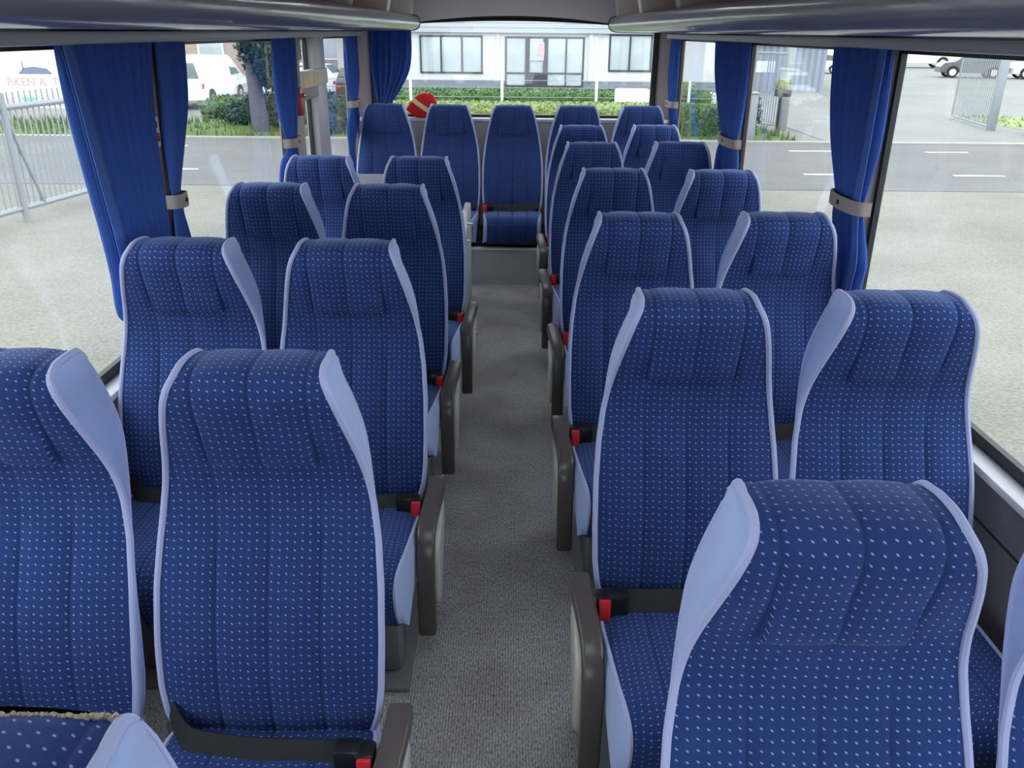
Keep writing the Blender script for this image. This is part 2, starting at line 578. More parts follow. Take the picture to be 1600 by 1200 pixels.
# window bays: pillars between them, gaskets and panes
left_bays = [(Y0, 0.30), (0.42, 2.70), (2.89, 4.47), (4.72, 5.08), (5.36, 6.32)]
right_bays = [(Y0, 0.70), (0.82, 2.74), (2.88, 4.45), (4.62, 6.32)]
wn = 0
for side, bays in ((-1, left_bays), (1, right_bays)):
    for i, (a, b) in enumerate(bays):
        wn += 1
        xa, xb = sorted((side * 1.178, side * 1.196))
        g = 0.022
        fr = MB()
        fr.box((xa, a, SILL), (xb, b, SILL + 0.032)).box((xa, a, WTOP - 0.022), (xb, b, WTOP))
        fr.box((xa, a, SILL + 0.032), (xb, a + g, WTOP - 0.022)).box((xa, b - g, SILL + 0.032), (xb, b, WTOP - 0.022))
        w = struct(fr.build('window_%d' % wn, 'gasket', smooth=False), 'black rubber framed %s side window' % ('left' if side < 0 else 'right'))
        px = side * 1.188
        MB().box((px - 0.002, a + g, SILL + 0.032), (px + 0.002, b - g, WTOP - 0.022)).build('pane', 'glass', w, smooth=False)
    for i in range(len(bays)):
        a = bays[i][1]
        b = bays[i + 1][0] if i + 1 < len(bays) else 6.40
        if side < 0 and i == 3:
            col = 'rail'
        else:
            col = 'pillar'
        xa, xb = sorted((side * 1.135, side * 1.21))
        o = MB().box((xa, a, SILL), (xb, b, WTOP + 0.02)).build('trim_%d' % (3 + i + (10 if side > 0 else 0)), col, bevel=0.012)
        struct(o, 'trim pillar between the %s windows' % ('left' if side < 0 else 'right'))

wn += 1
fr = MB()
for lo, hi in (((-1.03, 6.44, 1.02), (1.03, 6.47, 1.05)), ((-1.03, 6.44, 1.05), (-1.0, 6.47, 1.70)), ((1.0, 6.44, 1.05), (1.03, 6.47, 1.70))):
    fr.box(lo, hi)
w = struct(fr.build('window_%d' % wn, 'gasket', smooth=False), 'wide rear window with an arched top edge')
MB().box((-1.0, 6.453, 1.05), (1.0, 6.457, 1.72)).build('pane', 'glass', w, smooth=False)
wn += 1
fr = MB()
for lo, hi in (((-1.22, Y0 - 0.05, 0.75), (1.22, Y0 - 0.01, 0.80)), ((-1.22, Y0 - 0.05, 1.90), (1.22, Y0 - 0.01, 1.95)),
               ((-1.22, Y0 - 0.05, 0.80), (-1.15, Y0 - 0.01, 1.90)), ((1.15, Y0 - 0.05, 0.80), (1.22, Y0 - 0.01, 1.90))):
    fr.box(lo, hi)
w = struct(fr.build('window_%d' % wn, 'gasket', smooth=False), 'windscreen at the front of the coach')
MB().box((-1.15, Y0 - 0.032, 0.80), (1.15, Y0 - 0.028, 1.90)).build('pane', 'glass', w, smooth=False)

# step that carries the rear bench
st = struct(MB().box((-XW, 5.58, 0), (XW, 6.40, 0.245)).build('trim_20', 'riser', smooth=False), 'grey step under the rear bench')
MB().box((-XW, 5.57, 0.245), (XW, 5.62, 0.258)).build('step_edge', 'ledge', st, bevel=0.003)
MB().box((-XW, 5.62, 0.245), (XW, 6.40, 0.250)).build('step_tread', 'dark', st, smooth=False)

# the crossbar, upper vent and stickers of the emergency window
ew = thing('emergency_window_bar', 'beige crossbar with two yellow stickers across the narrow left window', 'window bar', (-1.155, 5.0, 1.365))
MB().box((-0.024, -0.34, -0.045), (0.030, 0.36, 0.045)).build('crossbar', 'divider', ew, bevel=0.008)
MB().box((-0.022, -0.30, -0.105), (0.022, 0.12, -0.045)).build('lower_rail', 'pillar', ew, bevel=0.006)
for yy in (-0.20, 0.04):
    MB().box((0.0302, yy - 0.07, -0.032), (0.0317, yy + 0.07, 0.032)).build('sticker', 'sticker', ew, smooth=False)

eh = MB()
ehp = thing('emergency_hammer_holder', 'dark red emergency hammer holder on the left pillar', 'hammer holder', (-1.125, 4.58, 1.27))
MB().box((-0.011, -0.035, -0.07), (0.022, 0.035, 0.07)).build('holder', 'redplastic', ehp, bevel=0.012)
MB().cyl((0.026, -0.02, 0.03), (0.026, 0.02, 0.03), 0.012).build('hammer_head', 'redlens', ehp)


# ------------------------------------------------------------------ luggage racks
def rack(side, label):
    r = thing('luggage_rack', label, 'luggage rack', (0, 0, 0))
    S = side
    ya, yb = Y0 + 0.6, 6.16
    # nose section in x-z, aisle at the small |x|
    nose = [(1.10, 1.616), (0.95, 1.616), (0.80, 1.617), (0.72, 1.618), (0.68, 1.622), (0.656, 1.634), (0.643, 1.655), (0.642, 1.678),
            (0.650, 1.697), (0.668, 1.710), (0.70, 1.714), (0.76, 1.712)]
    nose = catmull(nose, 48)
    outline = nose + [(0.78, 1.690), (1.10, 1.680)]
    MB().prism([(S * a, b) for a, b in outline], lambda a, b, d: (a, d, b), ya, yb).build('rack_lip', 'lip', r)
    MB().box((min(S * 0.78, S * 1.10), ya, 1.690), (max(S * 0.78, S * 1.10), yb, 1.700)).build('shelf', 'rackin', r, smooth=False)
    MB().box((min(S * 1.10, S * 1.14), ya, 1.62), (max(S * 1.10, S * 1.14), yb, 2.12)).build('back_panel', 'rackin', r, smooth=False)
    cap = [(a + (0.006 if a < 0.7 else 0), b) for a, b in outline]
    MB().prism([(S * (0.86 + (a - 0.86) * 1.015), 1.67 + (b - 1.67) * 1.08) for a, b in outline], lambda a, b, d: (a, d, b), yb, yb + 0.015).build('end_cap', 'black', r)
    for yy in (0.2, 1.4, 2.6, 3.85, 5.0):
        MB().prism([(S * 0.70, 1.712), (S * 1.10, 1.700), (S * 1.10, 2.12), (S * 0.62, 2.12), (S * 0.66, 1.90)],
                   lambda a, b, d: (a, d, b), yy, yy + 0.10).build('divider', 'divider', r, bevel=0.01)
    MB().prism([(S * 0.68, 1.712), (S * 1.10, 1.700), (S * 1.10, 2.12), (S * 0.60, 2.12), (S * 0.66, 1.90)],
               lambda a, b, d: (a, d, b), 5.98, 6.14).build('divider', 'divider', r, bevel=0.015)
    MB().box((min(S * 0.60, S * 0.64), ya, 2.02), (max(S * 0.60, S * 0.64), yb, 2.12)).build('upper_rail', 'divider', r, bevel=0.01)
    return r


rack(-1, 'glossy dark overhead luggage rack above the left windows')
rack(1, 'glossy dark overhead luggage rack above the right windows')
for side, nm in ((-1, 'left'), (1, 'right')):
    xa, xb = sorted((side * 1.064, side * 1.082))
    o = MB().box((xa, Y0, 1.580), (xb, 6.30, 1.612)).build('curtain_rail', 'rail', bevel=0.008)
    tag(o, 'grey curtain rail running above the %s windows' % nm, 'rail')


# ------------------------------------------------------------------ seats
SEAM = 0.098
WID = [(0.34, 0.170), (0.37, 0.188), (0.41, 0.200), (0.47, 0.207), (0.56, 0.2095), (0.66, 0.2085), (0.74, 0.203), (0.81, 0.194), (0.87, 0.183),
       (0.93, 0.1695), (0.985, 0.156), (1.03, 0.144), (1.06, 0.134), (1.085, 0.124)]
FRONT = [(-0.172, 0.345), (-0.178, 0.42), (-0.160, 0.52), (-0.130, 0.62), (-0.098, 0.70), (-0.072, 0.755), (-0.053, 0.81), (-0.050, 0.855), (-0.059, 0.90),
         (-0.077, 0.945), (-0.094, 0.99), (-0.104, 1.03), (-0.101, 1.060), (-0.082, 1.078), (-0.046, 1.086), (0.0, 1.085), (0.030, 1.079), (0.052, 1.058)]
BACK = [(-0.118, 0.345), (-0.124, 0.42), (-0.110, 0.55), (-0.084, 0.68), (-0.042, 0.77), (0.004, 0.85), (0.040, 0.92), (0.058, 0.99),
        (0.060, 1.03), (0.052, 1.058)]


def smoothstep(a, b, x):
    t = max(0.0, min(1.0, (x - a) / (b - a)))
    return t * t * (3 - 2 * t)


def front_curve(n=112):
    P = catmull(FRONT, n)
    # past the apex the crown keeps narrowing towards the rear
    out = []
    for y, z in P:
        w = interp(z, WID)
        if y > 0:
            w = 0.123 - 0.10 * y
        out.append((y, z, w))
    return out


def columns(w):
    e = 0.0065
    cols = []
    n = 6
    for k in range(n):
        cols.append(-w + (w - SEAM - e) * k / n)
    cols += [-SEAM - e, -SEAM, -SEAM + e]
    for k in range(1, 5):
        cols.append(-SEAM + e + (SEAM - 2 * e) * k / 5)
    cols += [-e, 0.0]
    return cols + [-c for c in cols[-2::-1]]


def backrest_rows():
    rows, uvs, edgeL, edgeR = [], [], [], []
    s = 0.0
    FC = front_curve()
    prev = None
    for i, (y, z, w) in enumerate(FC):
        a = FC[max(i - 1, 0)]
        b = FC[min(i + 1, len(FC) - 1)]
        t = Vector((b[0] - a[0], b[1] - a[1])).normalized()
        nrm = Vector((-t.y, t.x))            # out of the face, towards the sitter / up
        if prev:
            s += math.hypot(y - prev[0], z - prev[1])
        prev = (y, z)
        row, uv = [], []
        fade = 1.0 - smoothstep(-0.10, -0.02, y)
        fade2 = max(fade, 0.45)
        for x in columns(w):
            u = x / w
            off = -0.012 * abs(u) ** 5 * fade2                      # edges fall back a little
            for sx in (-SEAM, 0.0, SEAM):
                off -= 0.0045 * max(0.0, 1 - abs(x - sx) / 0.0068) * fade2
                off += 0.0035 * math.cos(min(1.0, abs(x - sx) / 0.049) * PI) * -0.5 * fade2
            if abs(x) < SEAM - 0.004:
                off += 0.013 * smoothstep(0.893, 0.900, z) * (1 - smoothstep(0.91, 0.99, z))
            off += 0.012 * smoothstep(0.36, 0.50, z) * (1 - smoothstep(0.55, 0.75, z)) * (1 - u * u)   # lumbar swell
            row.append((x, y + nrm.x * off, z + nrm.y * off))
            uv.append((x, s))
        rows.append(row)
        uvs += uv
        edgeL.append(row[0])
        edgeR.append(row[-1])
    return rows, uvs, edgeL, edgeR


MESH = {}


def seat_meshes():
    rows, uvs, eL, eR = backrest_rows()
    b = MB()
    b.quad_grid(rows)
    b.uv = uvs
    MESH['backrest'] = b.mesh('backrest', 'dots')
    n = len(eL)
    bk = catmull(BACK, n)
    bedge = {}
    for sgn, e, nm in ((-1, eL, 'side_l'), (1, eR, 'side_r')):
        g = []
        be = []
        for i in range(n):
            x, y, z = e[i]
            by, bz = bk[i]
            wb = interp(bz, WID) - 0.004
            wb += (abs(x) - 0.001 - wb) * smoothstep(n - 42, n - 4, i)
            be.append((sgn * wb, by, bz))
            r = []
            for k in range(7):
                f = k / 6
                bul = math.sin(PI * f) * (0.004 + 0.006 * smoothstep(0.75, 0.9, z))
                r.append((x + (sgn * wb - x) * f + sgn * bul, y + (by - y) * f, z + (bz - z) * f))
            g.append(r)
        MESH[nm] = MB().quad_grid(g).mesh('side_panel', 'peri')
        bedge[sgn] = be
        p = MB()
        p.tube([(x + sgn * 0.001, y, z) for x, y, z in e], 0.0068, 8)
        p.tube([(x, y, z) for x, y, z in be], 0.0042, 6)
        MESH['pipe_l' if sgn < 0 else 'pipe_r'] = p.mesh('piping', 'pipe')
    g = []
    for i in range(n):
        l, r = Vector(bedge[-1][i]), Vector(bedge[1][i])
        g.append([l.lerp(r, k / 6) + Vector((0, 0.012 * math.sin(PI * k / 6), 0)) for k in range(7)])
    MESH['back'] = MB().quad_grid(g).mesh('back_shell', 'shell')

    # cushion
    CP = [(-0.115, 0.375), (-0.20, 0.388), (-0.32, 0.398), (-0.44, 0.408), (-0.53, 0.412), (-0.585, 0.402), (-0.615, 0.372), (-0.622, 0.33),
          (-0.612, 0.28), (-0.590, 0.235)]
    cw = [(-0.622, 0.172), (-0.50, 0.186), (-0.30, 0.199), (-0.20, 0.198), (-0.115, 0.180)]
    P = catmull(CP, 60)
    rows, uvs, eL, eR = [], [], [], []
    s = 0
    for i, (y, z) in enumerate(P):
        a, c = P[max(i - 1, 0)], P[min(i + 1, len(P) - 1)]
        t = Vector((c[0] - a[0], c[1] - a[1])).normalized()
        nrm = Vector((t.y, -t.x))
        if i:
            s += math.hypot(y - P[i - 1][0], z - P[i - 1][1])
        w = interp(y, cw)
        row = []
        for x in columns(w):
            u = x / w
            off = -0.016 * abs(u) ** 4
            for sx in (-SEAM, 0.0, SEAM):
                off -= 0.004 * max(0.0, 1 - abs(x - sx) / 0.0068)
            off += -0.010 * math.exp(-(u / 0.6) ** 2) * smoothstep(-0.6, -0.4, y)
            row.append((x, y + nrm.x * off, z + nrm.y * off))
            uvs.append((x, s))
        rows.append(row)
        eL.append(row[0])
        eR.append(row[-1])
    b = MB()
    b.quad_grid(rows)
    b.uv = uvs
    MESH['cushion'] = b.mesh('seat_cushion', 'dots')
    for sgn, e, nm in ((-1, eL, 'cush_l'), (1, eR, 'cush_r')):
        g = []
        for i, (x, y, z) in enumerate(e):
            f0 = i / (len(e) - 1)
            by = -0.115 + f0 * (-0.575 + 0.115)
            bz = 0.325 - 0.095 * f0
            g.append([(x + sgn * 0.010 * math.sin(PI * k / 5) + (sgn * 0.200 - x) * k / 5 * smoothstep(-0.10, -0.35, y), y + (by - y) * k / 5, z + (bz - z) * k / 5) for k in range(6)])
        MESH[nm] = MB().quad_grid(g).mesh('cushion_side', 'peri')
        MESH['cpipe_l' if sgn < 0 else 'cpipe_r'] = MB().tube([(x, y, z) for x, y, z in e], 0.005, 6).mesh('cushion_piping', 'pipe')
    MESH['pan'] = MB().box((-0.185, -0.575, 0.225), (0.185, -0.13, 0.30)).mesh('cushion_pan', 'shell', bevel=0.012)
    # pedestal: front plate, floor rails
    ped = MB()
    ped.prism([(-0.13, 0.012), (-0.50, 0.012), (-0.52, 0.235), (-0.13, 0.30)], lambda a, b_, d: (d, a, b_), -0.165, 0.165)
    MESH['pedestal'] = ped.mesh('pedestal', 'base', bevel=0.02)
    MESH['foot'] = MB().box((-0.19, -0.56, 0.0), (0.19, -0.10, 0.014)).mesh('foot_plate', 'base', bevel=0.004)
    for sgn, nm in ((-1, '_l'), (1, '_r')):
        xa, xb = sorted((-sgn * 0.196, -sgn * 0.214))
        m = MB().prism([(-0.17, 0.27), (-0.17, 0.36), (-0.15, 0.43), (-0.11, 0.44), (-0.09, 0.40), (-0.09, 0.27)], lambda a, b_, d: (d, a, b_), xa, xb)
        MESH['hinge' + nm] = m.mesh('recliner_hinge', 'arm', bevel=0.004)
    # armrest on the x- side; the x+ one is its mirror
    for sgn, nm in ((-1, '_l'), (1, '_r')):
        path = catmull([(-0.175, 0.428), (-0.25, 0.415), (-0.335, 0.395), (-0.385, 0.372), (-0.412, 0.328), (-0.420, 0.25), (-0.420, 0.16), (-0.418, 0.085)], 40)
        rows = []
        hw, th = 0.0245, 0.019
        for i, (y, z) in enumerate(path):
            a, c = path[max(i - 1, 0)], path[min(i + 1, len(path) - 1)]
            t = Vector((c[0] - a[0], c[1] - a[1])).normalized()
            nr = Vector((t.y, -t.x))          # outwards: up, then forward
            sec = []
            k = 20
            sc = 0.90 if i in (0, len(path) - 1) else 1.0
            for q in range(k):
                an = 2 * PI * q / k
                ca, sa = math.cos(an), math.sin(an)
                px_ = hw * sc * math.copysign(abs(ca) ** 0.32, ca)
                pn = th * sc * math.copysign(abs(sa) ** 0.45, sa)
                xx = sgn * (0.229 + 0.016 * smoothstep(-0.38, -0.18, y)) + px_
                sec.append((xx, y + nr.x * pn, z + nr.y * pn))
            rows.append(sec)
        m = MB().quad_grid(rows, closed_u=True)
        m.f.append(tuple(range(20)))
        m.f.append(tuple(len(m.v) - 20 + q for q in range(20)))
        MESH['arm' + nm] = m.mesh('armrest', 'arm')
        # cream cover on the gangway side
        cov = catmull([(-0.20, 0.385), (-0.27, 0.378), (-0.34, 0.360), (-0.382, 0.325), (-0.392, 0.24), (-0.388, 0.165), (-0.345, 0.155), (-0.27, 0.23), (-0.20, 0.32)], 36)
        xs = sorted((sgn * 0.224, sgn * 0.264))
        MESH['armcov' + nm] = MB().prism(cov, lambda a, b_, d: (d, a, b_), xs[0], xs[1]).mesh('armrest_cover', 'cream', bevel=0.012, seg=3)
        # lap belt: ribbon across the fold, buckle at the gangway side
        bp = catmull([(-sgn * 0.205, -0.150, 0.430), (-sgn * 0.15, -0.204, 0.412), (-sgn * 0.05, -0.222, 0.405), (sgn * 0.06, -0.228, 0.405), (sgn * 0.165, -0.236, 0.410)], 22)
        dz = Vector((0, -0.022, -0.012)) if sgn > 0 else Vector((0, 0, 0))
        bp = [tuple(Vector(p_) + dz * min(1, k_ / 6)) for k_, p_ in enumerate(bp)]
        lo = [Vector((x, y, z)) + Vector((0, -0.016, -0.022)) for x, y, z in bp]
        hi = [Vector((x, y, z)) + Vector((0, 0.010, 0.024)) for x, y, z in bp]
        off = Vector((0, -0.0022, 0.0012))
        m = MB().quad_grid([[l - off, h - off, h + off, l + off] for l, h in zip(lo, hi)], closed_u=True)
        MESH['belt' + nm] = m.mesh('lap_belt', 'belt')
        m = MB()
        xa, xb = sorted((sgn * 0.135, sgn * 0.184))
        m.box((xa, -0.262, 0.386), (xb, -0.222, 0.440))
        xa, xb = sorted((sgn * 0.174, sgn * 0.210))
        m.box((xa, -0.268, 0.370), (xb, -0.226, 0.438))
        m.v = [tuple(Vector(p_) + dz) for p_ in m.v]
        MESH['buckle' + nm] = m.mesh('buckle', 'black', bevel=0.006)
        xa, xb = sorted((sgn * 0.180, sgn * 0.206))
        m = MB().box((xa, -0.277, 0.382), (xb, -0.2672, 0.437))
        m.v = [tuple(Vector(p_) + dz) for p_ in m.v]
        MESH['button' + nm] = m.mesh('buckle_button', 'red', bevel=0.003)


seat_meshes()
SEATS = 'blue dotted coach seats in rows'


def add_seat(label, x, y, arm, buckle, z=0.0, pedestal=True, group=SEATS, rz=0.0):
    s = thing('bus_chair', label, 'seat', (x, y, z), rz, group)
    link('backrest', MESH['backrest'], s)
    for k in ('side_l', 'side_r'):
        link('side_panel', MESH[k], s)['label'] = 'plain light blue side panel'
    for k in ('pipe_l', 'pipe_r'):
        link('piping', MESH[k], s)
    link('back_shell', MESH['back'], s)
    c = link('seat_cushion', MESH['cushion'], s)
    for k in ('cush_l', 'cush_r'):
        link('cushion_side', MESH[k], c)
    for k in ('cpipe_l', 'cpipe_r'):
        link('cushion_piping', MESH[k], c)
    link('cushion_pan', MESH['pan'], s)
    if pedestal:
        link('pedestal', MESH['pedestal'], s)
        link('foot_plate', MESH['foot'], s)
    sfx = '_l' if buckle < 0 else '_r'
    link('recliner_hinge', MESH['hinge' + sfx], s)
    bt = link('lap_belt', MESH['belt' + sfx], s)
    link('buckle', MESH['buckle' + sfx], bt)
    link('buckle_button', MESH['button' + sfx], bt)['label'] = 'red release button'
    if arm:
        a = link('armrest', MESH['arm' + ('_l' if arm < 0 else '_r')], s)
        link('armrest_cover', MESH['armcov' + ('_l' if arm < 0 else '_r')], a)['label'] = 'cream plastic cover'
    return s


ORD = ['first', 'second', 'third', 'fourth', 'fifth', 'sixth']
D = 'blue dotted coach seat'
for i, (x, y) in enumerate([(-0.450, 0.510), (-0.450, 1.394), (-0.453, 2.273), (-0.462, 3.179), (-0.430, 3.935)]):
    extra = [', at the picture edge', '', '', '', ''][i]
    st_ = add_seat('%s, %s from the front in the left aisle column%s' % (D, ORD[i], extra) if i else
                   D + ' with a frayed crown seam, first in the left aisle column', x, y, 1, 1)
    if i == 0:
        fray = [(-0.118 + 0.236 * k / 150, 0.030 + random.uniform(-.0015, .0015), 1.079 + random.uniform(-.001, .003)) for k in range(151)]
        MB().tube(fray, 0.0028, 5).build('frayed_seam', 'fray', st_)['label'] = 'frayed beige seam along the rear of the crown'
for i, (x, y) in enumerate([(-0.914, 1.390), (-0.902, 2.275), (-0.908, 3.184), (-0.878, 3.930)]):
    extra = ['', '', '', ''][i]
    add_seat('%s, %s from the front along the left windows%s' % (D, ORD[i], extra), x, y, 0, 1)
for i, (x, y) in enumerate([(0.420, 0.928), (0.410, 1.813), (0.402, 2.684), (0.424, 3.627), (0.411, 4.534), (0.419, 5.389)]):
    extra = [', the largest', '', '', '', '', ''][i]
    add_seat('%s, %s from the front in the right aisle column%s' % (D, ORD[i], extra), x, y, -1, -1)
for i, (x, y) in enumerate([(0.880, 0.932), (0.868, 1.812), (0.874, 2.705), (0.878, 3.608), (0.882, 4.583), (0.880, 5.440)]):
    extra = [', at the picture edge', '', '', '', '', ''][i]
    add_seat('%s, %s from the front along the right windows%s' % (D, ORD[i], extra), x, y, 0, -1)
for i, x in enumerate((-0.895, -0.449, -0.003, 0.443, 0.889)):
    extra = ['in the left corner behind the gathered curtain', 'second from the left, beside the red cap', 'in the middle, facing the aisle',
             'second from the right', 'in the right corner'][i]
    add_seat('blue dotted rear bench seat %s' % extra, x, 6.15, 0, -1, z=0.058, pedestal=False, group='five seats of the rear bench')


# ------------------------------------------------------------------ curtains
def curtain(label, levels, pleats, fn, group, phase=0.0, edge=None):
    """levels: (z, start, end, amplitude); fn(along, out, z) -> xyz"""
    zs = [l[0] for l in levels]
    n = 40
    na = pleats * 10
    rows = []
    L = catmull(levels, n)
    for t, (z, a, b, amp) in enumerate(L):
        r = []
        for k in range(na + 1):
            f = k / na
            ph = 2 * PI * pleats * f + phase + 0.5 * math.sin(t / n * 3 + f * 5) + 0.9 * math.sin(f * 13 + phase)
            out = amp * (1.0 - 2.0 * abs(math.sin(ph / 2)) ** 1.4) * (0.85 + 0.15 * math.sin(2.3 * ph + t * 0.05))
            al = a + (b - a) * f + 0.95 * amp * math.sin(ph)
            r.append(fn(al, out, z))
        rows.append(r)
    m = MB().quad_grid(rows)
    o = m.build('curtain', 'curtain', fixn=False)
    sd = o.modifiers.new('thickness', 'SOLIDIFY')
    sd.thickness = 0.003
    tag(o, label, 'curtain', group)
    # gathering tape along the top hem
    ztop = levels[0][0]
    top = [fn(levels[0][1] + (levels[0][2] - levels[0][1]) * k / na,
              0.0 , ztop + 0.004) for k in range(na + 1)]
    MB().tube(top, 0.004, 5).build('top_hem', 'curtain', o)
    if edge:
        # flat hem band along the free edge, backlit glow painted as lighter blue
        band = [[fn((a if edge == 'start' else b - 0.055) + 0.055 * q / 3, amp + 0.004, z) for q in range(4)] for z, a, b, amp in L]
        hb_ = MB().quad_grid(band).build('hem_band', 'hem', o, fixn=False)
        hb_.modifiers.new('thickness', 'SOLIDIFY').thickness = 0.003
        hb_['label'] = 'flat hem band coloured lighter blue as if backlit'
    return o


lf = lambda a, o_, z: (-1.108 + o_, a, z)
rf = lambda a, o_, z: (1.108 - o_, a, z)
bf = lambda a, o_, z: (a, 6.33 + o_, z)
G = 'blue pleated curtains'
curtain('wide blue pleated curtain hanging by the left window before the taupe pillar',
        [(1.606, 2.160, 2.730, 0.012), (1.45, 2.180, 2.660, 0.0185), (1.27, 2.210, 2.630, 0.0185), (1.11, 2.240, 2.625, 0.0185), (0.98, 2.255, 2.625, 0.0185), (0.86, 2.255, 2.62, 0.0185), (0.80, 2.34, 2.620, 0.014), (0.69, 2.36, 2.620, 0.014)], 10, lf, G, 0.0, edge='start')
curtain('narrow dark blue curtain just behind the left taupe pillar',
        [(1.606, 2.790, 3.000, 0.012), (1.41, 2.785, 2.940, 0.0185), (1.27, 2.765, 2.850, 0.0185), (1.12, 2.740, 2.785, 0.006), (1.07, 2.740, 2.785, 0.006), (0.99, 2.730, 2.810, 0.009), (0.69, 2.730, 2.900, 0.0185)], 4, lf, G, 1.0)
curtain('blue curtain tied back in front of the narrow emergency window',
        [(1.606, 4.140, 4.540, 0.012), (1.40, 4.140, 4.490, 0.0185), (1.23, 4.180, 4.430, 0.0185), (1.09, 4.235, 4.400, 0.007), (1.02, 4.130, 4.390, 0.0185), (0.92, 4.070, 4.380, 0.0185), (0.69, 4.050, 4.380, 0.0185)], 5, lf, G, 2.0)
curtain('blue curtain in the rear left corner by the last side window',
        [(1.606, 5.890, 6.290, 0.012), (1.32, 5.890, 6.260, 0.0185), (1.16, 5.970, 6.180, 0.008), (1.02, 5.830, 6.180, 0.0160), (0.88, 5.830, 5.970, 0.0120), (0.69, 5.840, 5.955, 0.0120)], 4, lf, G, 0.4)
curtain('short blue curtain gathered across the left end of the rear window',
        [(1.63, -1.020, -0.730, 0.016), (1.48, -1.020, -0.735, 0.020), (1.35, -1.015, -0.760, 0.020), (1.22, -0.995, -0.830, 0.016), (1.15, -0.985, -0.880, 0.012), (1.12, -0.985, -0.880, 0.012), (1.05, -0.990, -0.860, 0.0185)], 6, bf, G, 0.3)
curtain('blue curtain tied to the right pillar by a grey strap, nearest on that side',
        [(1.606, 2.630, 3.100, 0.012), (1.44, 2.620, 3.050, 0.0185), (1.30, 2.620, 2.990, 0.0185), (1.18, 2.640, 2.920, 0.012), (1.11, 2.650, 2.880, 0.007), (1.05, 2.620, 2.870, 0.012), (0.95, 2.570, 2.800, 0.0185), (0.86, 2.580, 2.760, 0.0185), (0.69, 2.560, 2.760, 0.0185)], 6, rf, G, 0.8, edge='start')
curtain('blue curtain on the right, middle one of three along those windows',
        [(1.606, 4.270, 4.940, 0.012), (1.41, 4.240, 4.850, 0.0185), (1.23, 4.270, 4.680, 0.0185), (1.12, 4.280, 4.580, 0.007), (1.01, 4.250, 4.650, 0.0185), (0.69, 4.220, 4.680, 0.0185)], 7, rf, G, 1.7)
curtain('blue curtain in the rear right corner by the last side window',
        [(1.606, 6.080, 6.320, 0.012), (1.33, 6.060, 6.310, 0.0185), (1.17, 6.020, 6.270, 0.008), (1.05, 5.930, 6.150, 0.0140), (0.88, 5.880, 5.970, 0.0120), (0.69, 5.870, 5.955, 0.0120)], 4, rf, G, 2.6)


def tieback(label, y, z, side, w=0.10):
    t = thing('curtain_tieback', label, 'tieback', (side * 1.13, y, z), 0, 'curtain tiebacks on the pillars')
    s = side
    p = catmull([(0.0, -w), (-0.038, -w * 0.88), (-0.052, 0.0), (-0.038, w * 0.88), (0.0, w)], 20)
    m = MB().quad_grid([[(s * a, b, -0.022), (s * a, b, 0.022), (s * (a - 0.005), b, 0.022), (s * (a - 0.005), b, -0.022)] for a, b in p], closed_u=True)
    m.build('strap', 'pillar', t)
    MB().cyl((s * -0.052, 0, 0), (s * -0.060, 0, 0), 0.008).build('stud', 'black', t)
    return t


tieback('brown-grey strap clip on the left pillar beside the big curtain', 2.755, 1.10, -1, 0.05)
tieback('bright grey strap holding the curtain before the emergency window', 4.32, 1.10, -1, 0.10)
tieback('small strap holding the rear left corner curtain', 6.075, 1.15, -1, 0.125)
tieback('wide grey strap around the nearest right curtain', 2.765, 1.11, 1, 0.135)
tieback('grey strap around the middle right curtain', 4.43, 1.11, 1, 0.17)
tieback('small strap holding the rear right corner curtain', 6.145, 1.16, 1, 0.145)

stk = MB().box((-1.134, 2.715, 1.27), (-1.1325, 2.765, 1.36)).build('safety_sticker', 'white', smooth=False)
tag(stk, 'small white sticker with red marks on the left pillar', 'sticker')
MB().box((-1.1325, 2.723, 1.285), (-1.1318, 2.757, 1.312)).build('red_mark', 'redlens', stk, smooth=False)
MB().box((-1.1325, 2.727, 1.328), (-1.1318, 2.753, 1.348)).build('red_mark', 'redlens', stk, smooth=False)

# ------------------------------------------------------------------ stairwell panel, floor bracket, cap on the ledge
pn = thing('stairwell_partition', 'grey stairwell panel with a white cap and handle, behind the last left seats', 'partition', (-0.285, 4.75, 0))
MB().box((-0.02, -0.42, 0.0), (0.02, 0.55, 0.62)).build('panel', 'riser', pn, bevel=0.01)
MB().prism([(-0.43, 0.60), (-0.43, 0.70), (-0.33, 0.74), (-0.22, 0.72), (-0.15, 0.62)], lambda a, b, d: (d, a, b), -0.05, 0.035).build('top_cap', 'white', pn, bevel=0.012)
MB().tube([(0.022, 0.0, 0.50), (0.05, 0.0, 0.50), (0.05, 0.0, 0.60), (0.022, 0.0, 0.60)], 0.008).build('handle', 'alu', pn)
bp = thing('stairwell_screen', 'white-lilac screen behind the last pair of left seats', 'screen', (-0.68, 4.33, 0))
MB().box((-0.36, -0.02, 0.0), (0.34, 0.02, 0.94)).build('board', 'lilacwhite', bp, bevel=0.008)
fb = thing('floor_bracket', 'bright metal floor bracket at the left edge of the aisle carpet', 'bracket', (-0.215, 4.35, 0))
MB().tube([(0.0, 0.18, 0.02), (0.012, -0.30, 0.02)], 0.006).build('bar', 'alu', fb)
for yy in (-0.28, -0.02, 0.17):
    MB().box((-0.02, yy - 0.012, 0.0), (0.02, yy + 0.012, 0.03)).build('foot', 'alu', fb, bevel=0.003)


